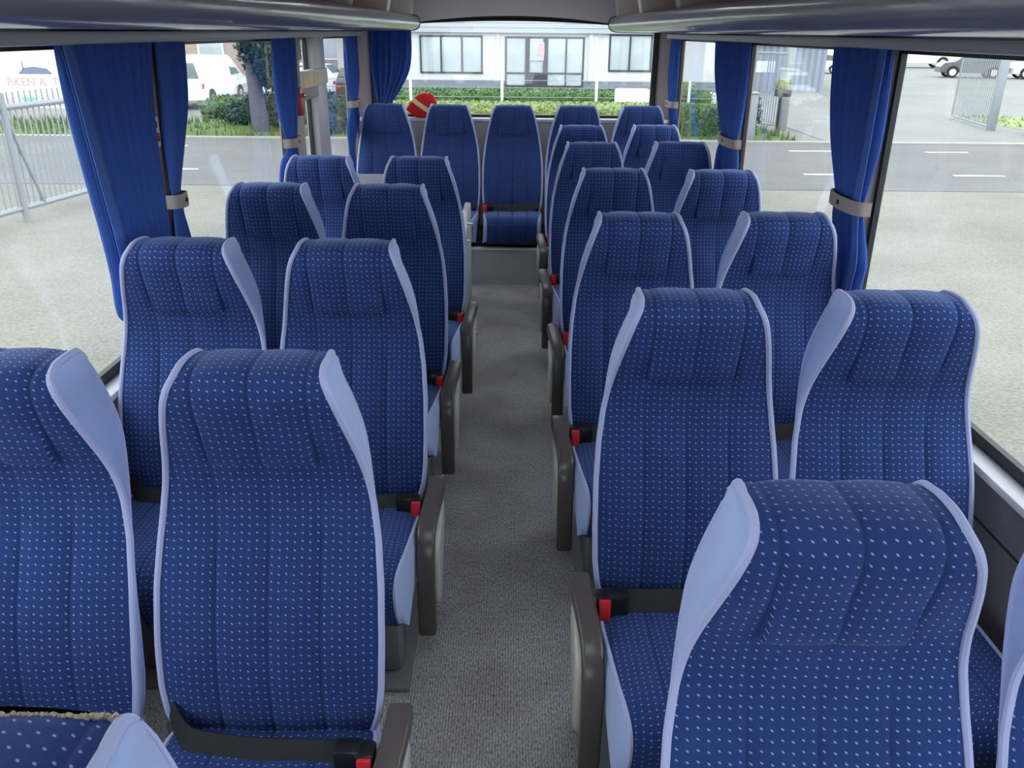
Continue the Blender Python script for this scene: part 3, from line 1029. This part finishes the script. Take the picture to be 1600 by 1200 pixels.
def cap_thing():
    t = thing('cloth_cap', 'red pointed cloth cap with a pale yellow stripe on the rear ledge', 'cap', (-0.700, 6.39, 1.031))
    prof = lambda f: 0.105 * math.sqrt(max(0.0, 1 - abs(f) ** 2.2))
    H_ = 0.155
    ax = Vector((0.55, 0.0, 0.83)).normalized()
    u = ax.cross(Vector((0, 1, 0))).normalized()

    def ring(f, r):
        c = Vector((0.02, 0, 0.03)) + ax * (f * H_)
        return [c + u * (math.cos(q * PI / 12) * r) + Vector((0, math.sin(q * PI / 12) * r * 0.45, 0)) for q in range(24)]

    def band(f0, f1, grow, n=8):
        R = []
        for k in range(n + 1):
            f = f0 + (f1 - f0) * k / n
            R.append([Vector((p.x, p.y, max(0.0, p.z))) for p in ring(f, prof(f) + grow)])
        return MB().quad_grid(R, closed_u=True)
    band(-0.25, 0.98, 0.0, 16).build('felt', 'redcloth', t)
    band(0.22, 0.42, 0.003, 5).build('stripe', 'yellowcloth', t)
    return t


cap_thing()

# ------------------------------------------------------------------ outside: ground
g = struct(MB().box((-90, -40, GROUND - 0.1), (110, 130, GROUND)).build('ground', 'ground', smooth=False), 'sandy paved yard around the coach')
r = MB().box((-90, 17.2, GROUND), (110, 25.2, GROUND + 0.01)).build('road', 'road', smooth=False)
struct(r, 'grey paved road crossing behind the coach')
for y, xs in ((23.25, [-34, -28, -22, -16, -10, -4, 2, 7.5, 11.2, 15.8, 21, 27]), (19.2, [-33, -27.5, -21.6, -15.5, -8.3, -2.2, 3.8, 6.6, 10.0, 13.3, 18, 24])):
    for x in xs:
        MB().box((x, y, GROUND + 0.01), (x + 1.15, y + 0.12, GROUND + 0.013)).build('lane_dash', 'paint', r, smooth=False)
MB().box((-90, 24.9, GROUND + 0.01), (110, 25.2, GROUND + 0.06)).build('kerb', 'kerb', r, smooth=False)
fy = struct(MB().box((9.3, 25.2, GROUND), (90, 110, GROUND + 0.015)).build('yard', 'far_yard', smooth=False), 'pale asphalt yard beyond the open gates')
k = MB().box((-12, 6.55, GROUND), (-3.55, 6.85, GROUND + 0.012)).build('kerb_strip', 'kerb', smooth=False)
struct(k, 'pale paving strip beside the coach on the left')


def grass(name, x0, x1, y0, y1, label, h=0.16, n=2600, mt='grass'):
    m = MB()
    nx, ny = 24, 8
    rows = []
    for i in range(nx + 1):
        rr = []
        for j in range(ny + 1):
            rr.append((x0 + (x1 - x0) * i / nx, y0 + (y1 - y0) * j / ny, GROUND + 0.02 + h * 0.5 * (0 if i in (0, nx) or j in (0, ny) else random.random())))
        rows.append(rr)
    m.quad_grid(rows)
    for _ in range(n):
        x, y = random.uniform(x0, x1), random.uniform(y0, y1)
        a = random.uniform(0, PI)
        dx, dy = math.cos(a) * 0.04, math.sin(a) * 0.04
        hh = h * random.uniform(0.5, 1.4)
        lx, ly = random.uniform(-.05, .05), random.uniform(-.05, .05)
        m.poly([(x - dx, y - dy, GROUND + 0.02), (x + dx, y + dy, GROUND + 0.02), (x + lx, y + ly, GROUND + 0.02 + hh)])
    o = m.build(name, mt, smooth=False, fixn=False)
    return tag(o, label, 'grass', kind='stuff')


grass('grass', -40, -7.0, 25.4, 29.5, 'green grass verge beyond the road on the left', 0.25)
grass('grass', -6.5, 8.4, 25.4, 36.0, 'pale green grass verge below the rear window', 0.25)
grass('grass', 17.2, 26.0, 26.5, 34.0, 'dry sparse grass beside the right gate', 0.12, 1500, 'leafy')


def leaf_quad(mb, q, leaf):
    d = Vector((random.gauss(0, 1), random.gauss(0, 1), random.gauss(0, 1))).normalized()
    e = d.orthogonal().normalized() * leaf * 0.38
    d = d * leaf * random.uniform(0.6, 1.2)
    mb.poly([q - e, q + d, q + e, q - d * 0.6])


def foliage(mb, lo, hi, n, leaf=0.12):
    """a rounded leafy mass: lumpy core plus leaf blades on its skin"""
    c = [(a + b) / 2 for a, b in zip(lo, hi)]
    r = [(b - a) / 2 for a, b in zip(lo, hi)]

    def sk(th, ph, k=1.0):
        w = 1 + 0.10 * math.sin(3 * th + 2 * ph) + 0.07 * math.sin(5 * th - 4 * ph)
        return (c[0] + r[0] * math.cos(ph) * math.cos(th) * k * w, c[1] + r[1] * math.cos(ph) * math.sin(th) * k * w, c[2] + r[2] * math.sin(ph) * k * w)
    mb.quad_grid([[sk(2 * PI * j / 18, -PI / 2 + PI * i / 10, 0.82 + 0.1 * random.random()) for j in range(18)] for i in range(11)], closed_u=True)
    for _ in range(n):
        leaf_quad(mb, Vector(sk(random.uniform(0, 2 * PI), math.asin(random.uniform(-1, 1)), random.uniform(0.8, 1.06))), leaf)
    return mb


def hedge_mass(mb, x0, x1, y0, y1, z0, z1, n, leaf):
    k = max(4, int((x1 - x0) / 0.22))
    prof_ = [(0, 0), (0, 0.35), (0, 0.7), (0.08, 0.93), (0.3, 1), (0.5, 1.02), (0.7, 1), (0.92, 0.93), (1, 0.7), (1, 0)]
    rows = []
    for i in range(k + 1):
        x = x0 + (x1 - x0) * i / k
        sh = 0.5 if i in (0, k) else 1.0
        rows.append([(x + random.uniform(-.05, .05), y0 + (y1 - y0) * (0.5 + (a - 0.5) * sh) + random.uniform(-.06, .06),
                      z0 + (z1 - z0) * b * (0.8 + 0.2 * sh) + (random.uniform(-.07, .04) if b > 0 else 0)) for a, b in prof_])
    mb.quad_grid(rows)
    for _ in range(n):
        t = random.random() * (len(prof_) - 1)
        i = int(t)
        f = t - i
        a = prof_[i][0] + (prof_[i + 1][0] - prof_[i][0]) * f
        b = prof_[i][1] + (prof_[i + 1][1] - prof_[i][1]) * f
        leaf_quad(mb, Vector((random.uniform(x0, x1), y0 + (y1 - y0) * a + random.uniform(-.07, .07), max(z0, z0 + (z1 - z0) * b + random.uniform(-.09, .08)))), leaf)
    return mb


def hedge(label, x0, x1, y0, y1, h, mt, n=2200, leaf=0.10, name='hedge', z0=GROUND):
    m = MB()
    if name == 'hedge':
        hedge_mass(m, x0, x1, y0, y1, z0, z0 + h, n, leaf)
    else:
        foliage(m, (x0, y0, z0 - 0.25 * h), (x1, y1, z0 + h), n, leaf)
        m.v = [(a, b, max(z0, c)) for a, b, c in m.v]
    o = m.build(name, mt, smooth=False, fixn=False)
    return tag(o, label, 'hedge' if name == 'hedge' else 'bush')


hedge('long green clipped hedge along the foot of the white building', -5.9, 8.2, 36.0, 37.4, 0.68, 'leaf', 6500)
hedge('yellow-green low hedge nearest the rear window', -5.4, 6.4, 30.2, 31.8, 0.56, 'leafy', 7000)
hedge('dark green shrubs under the leaning tree on the left', -9.3, -6.6, 27.4, 28.8, 1.05, 'leafd', 3200, 0.09, 'bush')
hedge('low green bush beside the white van', -11.2, -9.2, 30.5, 31.8, 0.75, 'leaf', 1500, 0.09, 'bush')
hedge('dark green bush left of the rear window, before parked cars', -6.3, -4.9, 25.9, 27.1, 1.15, 'leafd', 1800, 0.09, 'bush')
hedge('pale green clipped hedge seen between the two right rear curtains', 6.6, 8.3, 40.2, 41.4, 0.75, 'leafy', 1500)
hedge('dark bush behind the grey cabinet', 6.5, 7.9, 27.4, 28.5, 1.35, 'leafd', 1800, 0.08, 'bush')
hedge('green bush at the foot of the right gate post', 16.5, 18.3, 26.8, 28.0, 1.05, 'leafd', 1500, 0.10, 'bush')
hedge('dark green hedge below the rear right side window', 5.1, 6.25, 26.3, 27.3, 0.85, 'leaf', 1800, 0.08)


def tree(label, x, y, r, h, lean, crown, mt, n):
    t = thing('tree', label, 'tree', (x, y, GROUND))
    MB().tube([(0, 0, -0.05), (lean * 0.25, 0, h * 0.3), (lean * 0.6, 0.05, h * 0.65), (lean, 0, h)], [r * 1.25, r, r * 0.85, r * 0.6], 12).build('trunk', 'bark', t)
    MB().tube([(lean * 0.5, 0, h * 0.5), (lean * 0.5 + 0.7, 0.1, h * 0.8), (lean + 1.1, 0.2, h * 1.05)], [r * 0.5, r * 0.4, r * 0.2], 8).build('branch', 'bark', t)
    m = MB()
    for lo, hi in crown:
        foliage(m, lo, hi, n, 0.16)
    m.build('crown', mt, t, smooth=False, fixn=False)
    return t


tree('leaning grey tree trunk with a dark crown beside the white van', -7.75, 26.6, 0.22, 4.6, -0.25, [((-0.5, -1.5, 1.75), (1.5, 1.5, 4.6)), ((0.1, -1.0, 1.35), (1.2, 1.0, 3.2))], 'leafd', 2600)
tree('bright green tree behind the emergency window', -11.2, 44.6, 0.25, 5.0, 0.2, [((-3.2, -2, 2.3), (1.5, 2, 6.0))], 'leaf', 4500)

# ------------------------------------------------------------------ outside: white building behind
bd = thing('office_building', 'white office building seen through the rear window', 'building', (0, 48.0, GROUND))


def bpart(name, mt, lo, hi, parent=bd, **k):
    return MB().box(lo, hi).build(name, mt, parent, smooth=False, **k)


bpart('wall', 'facade', (-9.5, 0.0, 0.45), (11.5, 9.0, 2.85))
bpart('plinth', 'plinth', (-9.5, 0.02, 0.0), (11.5, 9.0, 0.45))
bpart('siding_band', 'siding', (-9.9, -0.25, 2.85), (11.9, 9.3, 4.6))


def bwin(x0, x1, z0, z1, mull, trans=()):
    f = MB()
    t = 0.09
    f.box((x0, -0.07, z0), (x1, 0.02, z0 + t)).box((x0, -0.07, z1 - t), (x1, 0.02, z1))
    for m_ in [x0] + list(mull) + [x1 - t]:
        f.box((m_, -0.07, z0 + t), (m_ + t, 0.02, z1 - t))
    for z in trans:
        f.box((x0 + t, -0.06, z), (x1 - t, 0.015, z + t))
    w_ = f.build('window_frame', 'winframe', bd, smooth=False)
    MB().box((x0 + t, -0.03, z0 + t), (x1 - t, -0.015, z1 - t)).build('glazing', 'bwindow', w_, smooth=False)
    return w_


z = lambda a: a - GROUND
bwin(-5.05, -1.68, z(-0.52), z(1.39), (-3.95, -2.83))
bwin(5.08, 8.6, z(-0.36), z(1.50), (6.16, 7.3))
e = bwin(-0.48, 3.76, z(-1.18), z(1.36), (0.62, 1.72, 2.75), (z(-0.52),))
bpart('entrance_door', 'winframe', (0.78, -0.09, 0.15), (1.68, -0.05, 0.85))
MB().box((0.85, -0.105, 1.5), (1.6, -0.075, 2.4)).build('door_pane', 'bwindow', bd, smooth=False)
for xa_, xb_ in ((0.60, 0.84), (1.56, 1.82)):
    bpart('door_jamb', 'winframe', (xa_, -0.10, 0.15), (xb_, -0.05, 2.68))
bpart('door_poster', 'pinkprint', (1.28, -0.125, 1.75), (1.62, -0.106, 2.35))
bpart('downpipe', 'facade', (4.02, -0.12, 0.45), (4.20, -0.02, 4.5))
bpart('downpipe', 'facade', (-0.92, -0.12, 0.45), (-0.78, -0.02, 2.85))

# low wire fence in front of the hedge
wf = thing('wire_fence', 'thin wire fence with pale posts before the white building', 'fence', (0, 34.6, GROUND))
for x in (-8.1, -4.05, -0.46, 3.25, 6.9):
    MB().tube([(x, 0, 0), (x, 0, 1.22)], 0.055, 8).build('post', 'white', wf)
for zz in (0.55, 0.9, 1.17):
    MB().tube([(-9.0, 0, zz), (8.0, 0, zz)], 0.012, 5).build('wire', 'galv', wf)
bx = MB().box((3.85, 32.4, GROUND), (5.1, 33.6, GROUND + 0.98)).build('skip_container', 'white', bevel=0.08)
tag(bx, 'white low container standing behind the yellow-green hedge', 'container')

# ------------------------------------------------------------------ outside: left side
fe = thing('steel_fence', 'grey steel bar fence on the left beside the yard', 'fence', (-8.1, 13.0, GROUND), 0)
dirv = Vector((0.38, 2.32, 0)).normalized()


def fpt(s, zz, off=0.0):
    return (dirv.x * s + dirv.y * off, dirv.y * s - dirv.x * off, zz)


for zz in (0.22, 1.78):
    MB().tube([fpt(-9, zz), fpt(3.2, zz)], 0.050, 8).build('rail', 'galv', fe)
for s in (-8.4, -5.6, -2.6, 0.62, 3.1):
    MB().tube([fpt(s, 0, 0.03), fpt(s, 2.0, 0.03)], 0.055, 10).build('post', 'galv', fe)
    if s == 0.62:
        MB().tube([fpt(s + 0.5, 0.22, 0.03), fpt(s - 0.02, 1.75, 0.03)], 0.03, 8).build('brace', 'galv', fe)
sv = -4.2
bar0 = None
while sv < 3.05:
    if bar0 is None:
        bar0 = MB().tube([(0, 0, 0.22), (0, 0, 2.0)], 0.013, 6).build('bar', 'galv', fe)
        b_ = bar0
    else:
        b_ = bar0.copy()
        C.objects.link(b_)
        b_.parent = fe
    p = fpt(sv, 0)
    b_.location = (p[0], p[1], 0)
    sv += 0.135


def text_mesh(body, size, name, mt, parent, loc, rot, extrude=0.004):
    cu = bpy.data.curves.new(name, 'FONT')
    cu.body = body
    cu.size = size
    cu.extrude = extrude
    tmp = bpy.data.objects.new(name, cu)
    C.objects.link(tmp)
    dg = bpy.context.evaluated_depsgraph_get()
    me = bpy.data.meshes.new_from_object(tmp.evaluated_get(dg))
    bpy.data.objects.remove(tmp)
    me.name = name
    me.materials.clear()
    me.materials.append(M[mt])
    o = link(name, me, parent)
    o.location = loc
    o.rotation_euler = rot
    return o


sb = thing('sign_board', 'white sign board with faded red lettering behind the steel fence', 'sign', (-15.2, 28.3, GROUND), 0.0)
MB().box((-5.2, 0, 0.52), (1.7, 0.10, 2.35)).build('board', 'white', sb, smooth=False)
for x in (-4.8, -2.0, 1.2):
    MB().box((x, 0.10, 0), (x + 0.1, 0.2, 2.3)).build('post', 'galv', sb, smooth=False)
text_mesh('RKEN A  TE', 0.36, 'lettering', 'pinkprint', sb, (-1.05, -0.006, 1.20), (PI / 2, 0, 0))
text_mesh('IE', 0.34, 'lettering', 'pinkprint', sb, (-1.15, -0.006, 0.60), (PI / 2, 0, 0))
MB().box((-0.66, -0.008, 0.58), (-0.22, 0.0, 0.86)).build('green_block', 'greenprint', sb, smooth=False)
text_mesh('NAE', 0.34, 'lettering', 'pinkprint', sb, (0.0, -0.006, 0.60), (PI / 2, 0, 0))
prof = [(-0.9, 0), (-0.65, 0.18), (-0.2, 0.22), (0.35, 0.16), (0.55, 0.0)]
MB().prism([(a * 0.75 + 0.05, b + 1.56) for a, b in prof], lambda a, b, d: (a, d, b), -0.008, 0.0).build('printed_shape', 'greyprint', sb, smooth=False)
MB().box((-0.46, -0.008, 1.70), (-0.43, 0.0, 1.95)).build('printed_mast', 'greyprint', sb, smooth=False)


# ------------------------------------------------------------------ vehicles
def wheel(parent, x, y, r, w=0.22):
    wv = MB().cyl((x - w / 2, y, r), (x + w / 2, y, r), r, 24).build('wheel', 'tyre', parent, bevel=0.03)
    MB().cyl((x - w / 2 - 0.012, y, r), (x + w / 2 + 0.012, y, r), r * 0.62, 16).build('hubcap', 'alu', wv)
    return wv


def vehicle(name, label, cat, loc, rz, L, W, Hh, body, paint, glass, wheels, wr, group=None, lights=True, dark_sill=False):
    """body: side outline (y along the car, z up), front at +y; glass: list of side-window outlines"""
    v = thing(name, label, cat, loc, rz, group)
    rows = []
    outline = body
    n = len(outline)
    zt = max(b for a, b in outline)
    for k, (f, inset) in enumerate(((-1.0, 0.0), (-0.94, 0.5), (0.94, 0.5), (1.0, 0.0))):
        pass
    m = MB()
    # body tapering inwards above the belt line
    rows = []
    for f in (-1, -0.97, -0.6, 0, 0.6, 0.97, 1):
        r_ = []
        for a, b in outline:
            tum = 0.11 * W * smoothstep(Hh * 0.52, Hh, b)
            half = W / 2 - tum
            edge = 0.05 if abs(f) == 1 else 0.0
            cy_, cz_ = 0, Hh * 0.45
            r_.append((f * half, a * (1 - edge * 0.35), b + (cz_ - b) * edge * 0.5))
        rows.append(r_)
    m.quad_grid(rows, closed_u=True)
    o0 = 0
    m.f.append(tuple(range(n)))
    m.f.append(tuple(6 * n + q for q in range(n))[::-1])
    m.build('body', paint, v)
    for gl in glass:
        kind = gl[0]
        if kind == 'side':
            for sgn in (-1, 1):
                mm = MB()
                pts_ = gl[1]
                f = lambda a, b, d: (sgn * (W / 2 - 0.11 * W * smoothstep(Hh * 0.52, Hh, b) + d), a, b)
                mm.prism(pts_, f, -0.02, 0.008)
                mm.build('side_window', 'carglass', v, smooth=False)
        else:
            (a0, b0), (a1, b1) = gl[1]
            h0 = W / 2 - 0.11 * W * smoothstep(Hh * 0.52, Hh, b0) - 0.10
            h1 = W / 2 - 0.11 * W * smoothstep(Hh * 0.52, Hh, b1) - 0.10
            dn = Vector((0, b1 - b0, -(a1 - a0))).normalized() * 0.015
            if dn.y * (1 if a0 > 0 else -1) < 0:
                dn = -dn
            q = [Vector((-h0, a0, b0)), Vector((h0, a0, b0)), Vector((h1, a1, b1)), Vector((-h1, a1, b1))]
            mm = MB()
            mm.v = [tuple(p_ - dn) for p_ in q] + [tuple(p_ + dn) for p_ in q]
            mm.f = [(3, 2, 1, 0), (4, 5, 6, 7), (0, 1, 5, 4), (1, 2, 6, 5), (2, 3, 7, 6), (3, 0, 4, 7)]
            mm.build('windscreen' if a0 > 0 else 'rear_window', 'carglass', v, smooth=False)
    for y in wheels:
        for sgn in (-1, 1):
            wheel(v, sgn * (W / 2 - 0.10), y, wr)
            arch = [(y + (wr + 0.07) * math.cos(q * PI / 10), wr + (wr + 0.07) * math.sin(q * PI / 10)) for q in range(11)]
            MB().prism(arch, lambda a, b, d: (sgn * (W / 2 + d), a, b), -0.06, 0.004).build('wheel_arch', 'tyre', v, smooth=False)
    if lights:
        for sgn in (-1, 1):
            xa, xb = sorted((sgn * (W / 2 - 0.20), sgn * (W / 2 + 0.006)))
            MB().box((xa, -L / 2 - 0.008, Hh * 0.40), (xb, -L / 2 + 0.14, Hh * 0.50)).build('tail_light', 'redlens', v, bevel=0.01)
    return v


van_body = [(-2.45, 0.35), (-2.47, 1.0), (-2.38, 1.75), (-2.25, 1.92), (1.0, 1.92), (1.35, 1.83), (1.95, 1.18), (2.40, 1.02), (2.50, 0.75), (2.46, 0.35)]
vehicle('panel_van', 'white panel van parked beyond the shrubs on the left', 'van', (-12.85, 36.5, GROUND + 0.02), -0.05, 4.9, 1.95, 1.92, van_body, 'carwhite',
        [('side', [(0.75, 1.15), (0.75, 1.65), (1.25, 1.65), (1.72, 1.18)]), ('rear', ((-2.47, 1.15), (-2.39, 1.70))), ('front', ((1.92, 1.22), (1.40, 1.80)))], (-1.55, 1.55), 0.33)
car_body = [(-2.05, 0.28), (-2.12, 0.85), (-1.95, 1.05), (-1.55, 1.42), (-0.6, 1.50), (0.45, 1.44), (1.15, 1.00), (1.95, 0.86), (2.12, 0.62), (2.08, 0.28)]
car_glass = [('side', [(-1.45, 1.0), (-1.3, 1.34), (-0.6, 1.41), (0.35, 1.36), (0.95, 1.0)]), ('rear', ((-1.93, 1.08), (-1.58, 1.40))), ('front', ((1.12, 1.03), (0.52, 1.41)))]
CG = 'parked cars beyond the road'
vehicle('car', 'white car parked behind the tree trunk on the left', 'car', (-9.4, 36.8, GROUND + 0.02), 0.1, 4.2, 1.75, 1.5, car_body, 'carwhite', car_glass, (-1.3, 1.3), 0.31, CG)
vehicle('car', 'white car seen through the emergency window upper pane', 'car', (-10.2, 41.6, GROUND + 0.02), 1.5, 4.2, 1.75, 1.5, car_body, 'carwhite', car_glass, (-1.3, 1.3), 0.31, CG)
vehicle('car', 'dark car parked beyond the last left side window', 'car', (-6.9, 39.6, GROUND + 0.02), 0.1, 4.2, 1.75, 1.5, car_body, 'cargrey', car_glass, (-1.3, 1.3), 0.31, CG)
suv_body = [(-2.2, 0.35), (-2.28, 0.95), (-2.1, 1.25), (-1.75, 1.66), (-0.4, 1.74), (0.55, 1.66), (1.2, 1.14), (2.05, 1.02), (2.28, 0.75), (2.24, 0.35)]
suv_glass = [('side', [(-1.7, 1.12), (-1.5, 1.52), (-0.4, 1.62), (0.45, 1.55), (1.0, 1.12)]), ('rear', ((-2.08, 1.28), (-1.78, 1.62))), ('front', ((1.18, 1.17), (0.62, 1.62)))]
vehicle('car', 'dark grey car parked behind the open right gate', 'car', (34.1, 66.5, GROUND + 0.02), 1.35, 4.5, 1.9, 1.74, suv_body, 'cargrey', suv_glass, (-1.4, 1.4), 0.38, CG)
vehicle('car', 'white car parked at the far right edge', 'car', (38.7, 65.0, GROUND + 0.02), 1.35, 4.5, 1.9, 1.74, suv_body, 'carwhite', suv_glass, (-1.4, 1.4), 0.38, CG)
vehicle('car', 'red car parked far beyond the right rear curtains', 'car', (18.4, 84.0, GROUND + 0.02), 0.2, 4.2, 1.75, 1.5, car_body, 'carred', car_glass, (-1.3, 1.3), 0.31, CG)
vehicle('car', 'white car parked next to the red car far on the right', 'car', (21.0, 82.5, GROUND + 0.02), 0.2, 4.5, 1.9, 1.74, suv_body, 'carwhite', suv_glass, (-1.4, 1.4), 0.38, CG)
vehicle('car', 'white car parked in the distance beyond the grey gate', 'car', (24.5, 72.0, GROUND + 0.02), 1.2, 4.2, 1.75, 1.5, car_body, 'carwhite', car_glass, (-1.3, 1.3), 0.31, CG)
bus_body = [(-5.9, 0.4), (-6.0, 1.6), (-5.9, 3.1), (-5.7, 3.3), (5.5, 3.3), (5.9, 3.0), (6.0, 1.2), (5.95, 0.4)]
vehicle('coach', 'white coach with a dark window band parked far right', 'coach', (37.5, 86.0, GROUND + 0.02), 1.45, 12, 2.5, 3.3, bus_body, 'carwhite',
        [('side', [(-5.6, 1.5), (-5.6, 2.1), (5.6, 2.1), (5.7, 1.5)]), ('front', ((5.97, 1.5), (5.85, 2.9)))], (-3.2, 3.6), 0.48)

# ------------------------------------------------------------------ outside: right side
cb = thing('utility_cabinet', 'grey utility cabinet with a white label by the road on the right', 'cabinet', (6.75, 25.65, GROUND))
MB().box((-0.38, -0.2, 0.0), (0.36, 0.25, 1.32)).build('body', 'galv', cb, bevel=0.02)
MB().box((-0.41, -0.23, 1.32), (0.39, 0.28, 1.37)).build('lid', 'galv', cb, bevel=0.01)
MB().box((-0.24, -0.208, 0.88), (0.12, -0.2, 1.20)).build('label_plate', 'white', cb, smooth=False)


def gate(label, loc, p1, h, n, post_mt='galv', sign=False):
    gt = thing('bar_gate', label, 'gate', loc)
    d = Vector(p1)
    MB().box((-0.11, -0.11, 0), (0.11, 0.11, h + 0.25)).build('post', post_mt, gt, bevel=0.01)
    fr = MB()
    a0, a1 = d * 0.06, d * 0.98
    fr.tube([(a0.x, a0.y, 0.12), (a1.x, a1.y, 0.12)], 0.035, 6).tube([(a0.x, a0.y, h), (a1.x, a1.y, h)], 0.035, 6)
    fr.tube([(a0.x, a0.y, 0.10), (a0.x, a0.y, h)], 0.04, 6).tube([(a1.x, a1.y, 0.10), (a1.x, a1.y, h)], 0.04, 6)
    fr.build('leaf_frame', 'galv', gt)
    b0 = None
    for i in range(n):
        q = d * (0.06 + 0.92 * (i + 0.5) / n)
        if b0 is None:
            b0 = MB().tube([(0, 0, 0.12), (0, 0, h)], 0.016, 5).build('bar', 'galv', gt)
            o = b0
        else:
            o = b0.copy()
            C.objects.link(o)
            o.parent = gt
        o.location = (q.x, q.y, 0)
    if sign:
        q = d * 0.42
        s_ = MB().box((-0.32, -0.03, 1.75), (0.32, -0.018, 2.10)).build('sign_plate', 'white', gt, smooth=False)
        s_.location = (q.x, q.y - 0.02, 0)
    return gt


gate('open steel bar gate with a thick post, far right beyond the road', (15.93, 28.93, GROUND), (0.85, 4.5, 0), 2.25, 22)
gate('grey steel bar gate with a white sign plate, right of the cabinet', (8.90, 28.70, GROUND), (-1.2, 2.4, 0), 2.35, 22, sign=True)
pb = thing('gate_post_box', 'dark planter box on the grey gate post', 'box', (8.55, 28.15, GROUND))
MB().box((-0.2, -0.32, 1.10), (0.24, 0.02, 1.32)).build('trough', 'black', pb, bevel=0.015)
m = MB()
foliage(m, (-0.22, -0.34, 1.24), (0.26, 0.04, 1.62), 400, 0.06)
m.build('plant', 'leafy', pb, smooth=False, fixn=False)
bracket = MB().box((-0.04, -0.04, 0.0), (0.04, 0.0, 1.12)).build('leg', 'black', pb, smooth=False)

hb = thing('grey_hall', 'grey clad hall with a white eave beyond the right gate', 'building', (15.6, 48.0, GROUND))
MB().box((-3.0, 0, 0), (1.2, 14, 2.35)).build('cladding', 'greywall', hb, smooth=False)
MB().box((-3.2, -0.2, 2.35), (1.4, 14.2, 3.6)).build('eave', 'white', hb, smooth=False)
pw = MB().box((20.4, 47.8, GROUND), (20.75, 48.0, GROUND + 4)).build('lamp_post', 'kerb', bevel=0.03)
tag(pw, 'pale square post standing in the far yard on the right', 'post')
sl = MB().box((6.5, 30.6, GROUND), (8.0, 31.4, GROUND + 0.42)).build('stone_slab', 'stone', bevel=0.05)
tag(sl, 'grey stone slab lying by the hedge at the right', 'stone')
ws = MB().prism([(0, 0), (0.42, 0), (0.42, 0.52), (0.26, 0.6), (0, 0.35)], lambda a, b, d: (8.35 + a, 38.0 + d, GROUND + b), 0, 0.4).build('boulder', 'white', bevel=0.05)
tag(ws, 'white boulder on the grass between the right curtains', 'boulder')
br = thing('brick_house', 'warm brick building far beyond the white van', 'building', (-24, 62, GROUND))
MB().box((-14, 0, 0), (14, 10, 7)).build('wall', 'brick', br, smooth=False)
for x in (-9, -5, -1, 3, 7, 11):
    f = MB().box((x - 0.9, -0.06, 1.0), (x + 0.9, 0.0, 2.6)).build('window_frame', 'white', br, smooth=False)
    MB().box((x - 0.78, -0.08, 1.12), (x + 0.78, -0.06, 2.48)).build('glazing', 'bwindow', f, smooth=False)
MB().box((-14.4, -0.4, 7), (14.4, 10.4, 7.5)).build('roof', 'plinth', br, smooth=False)
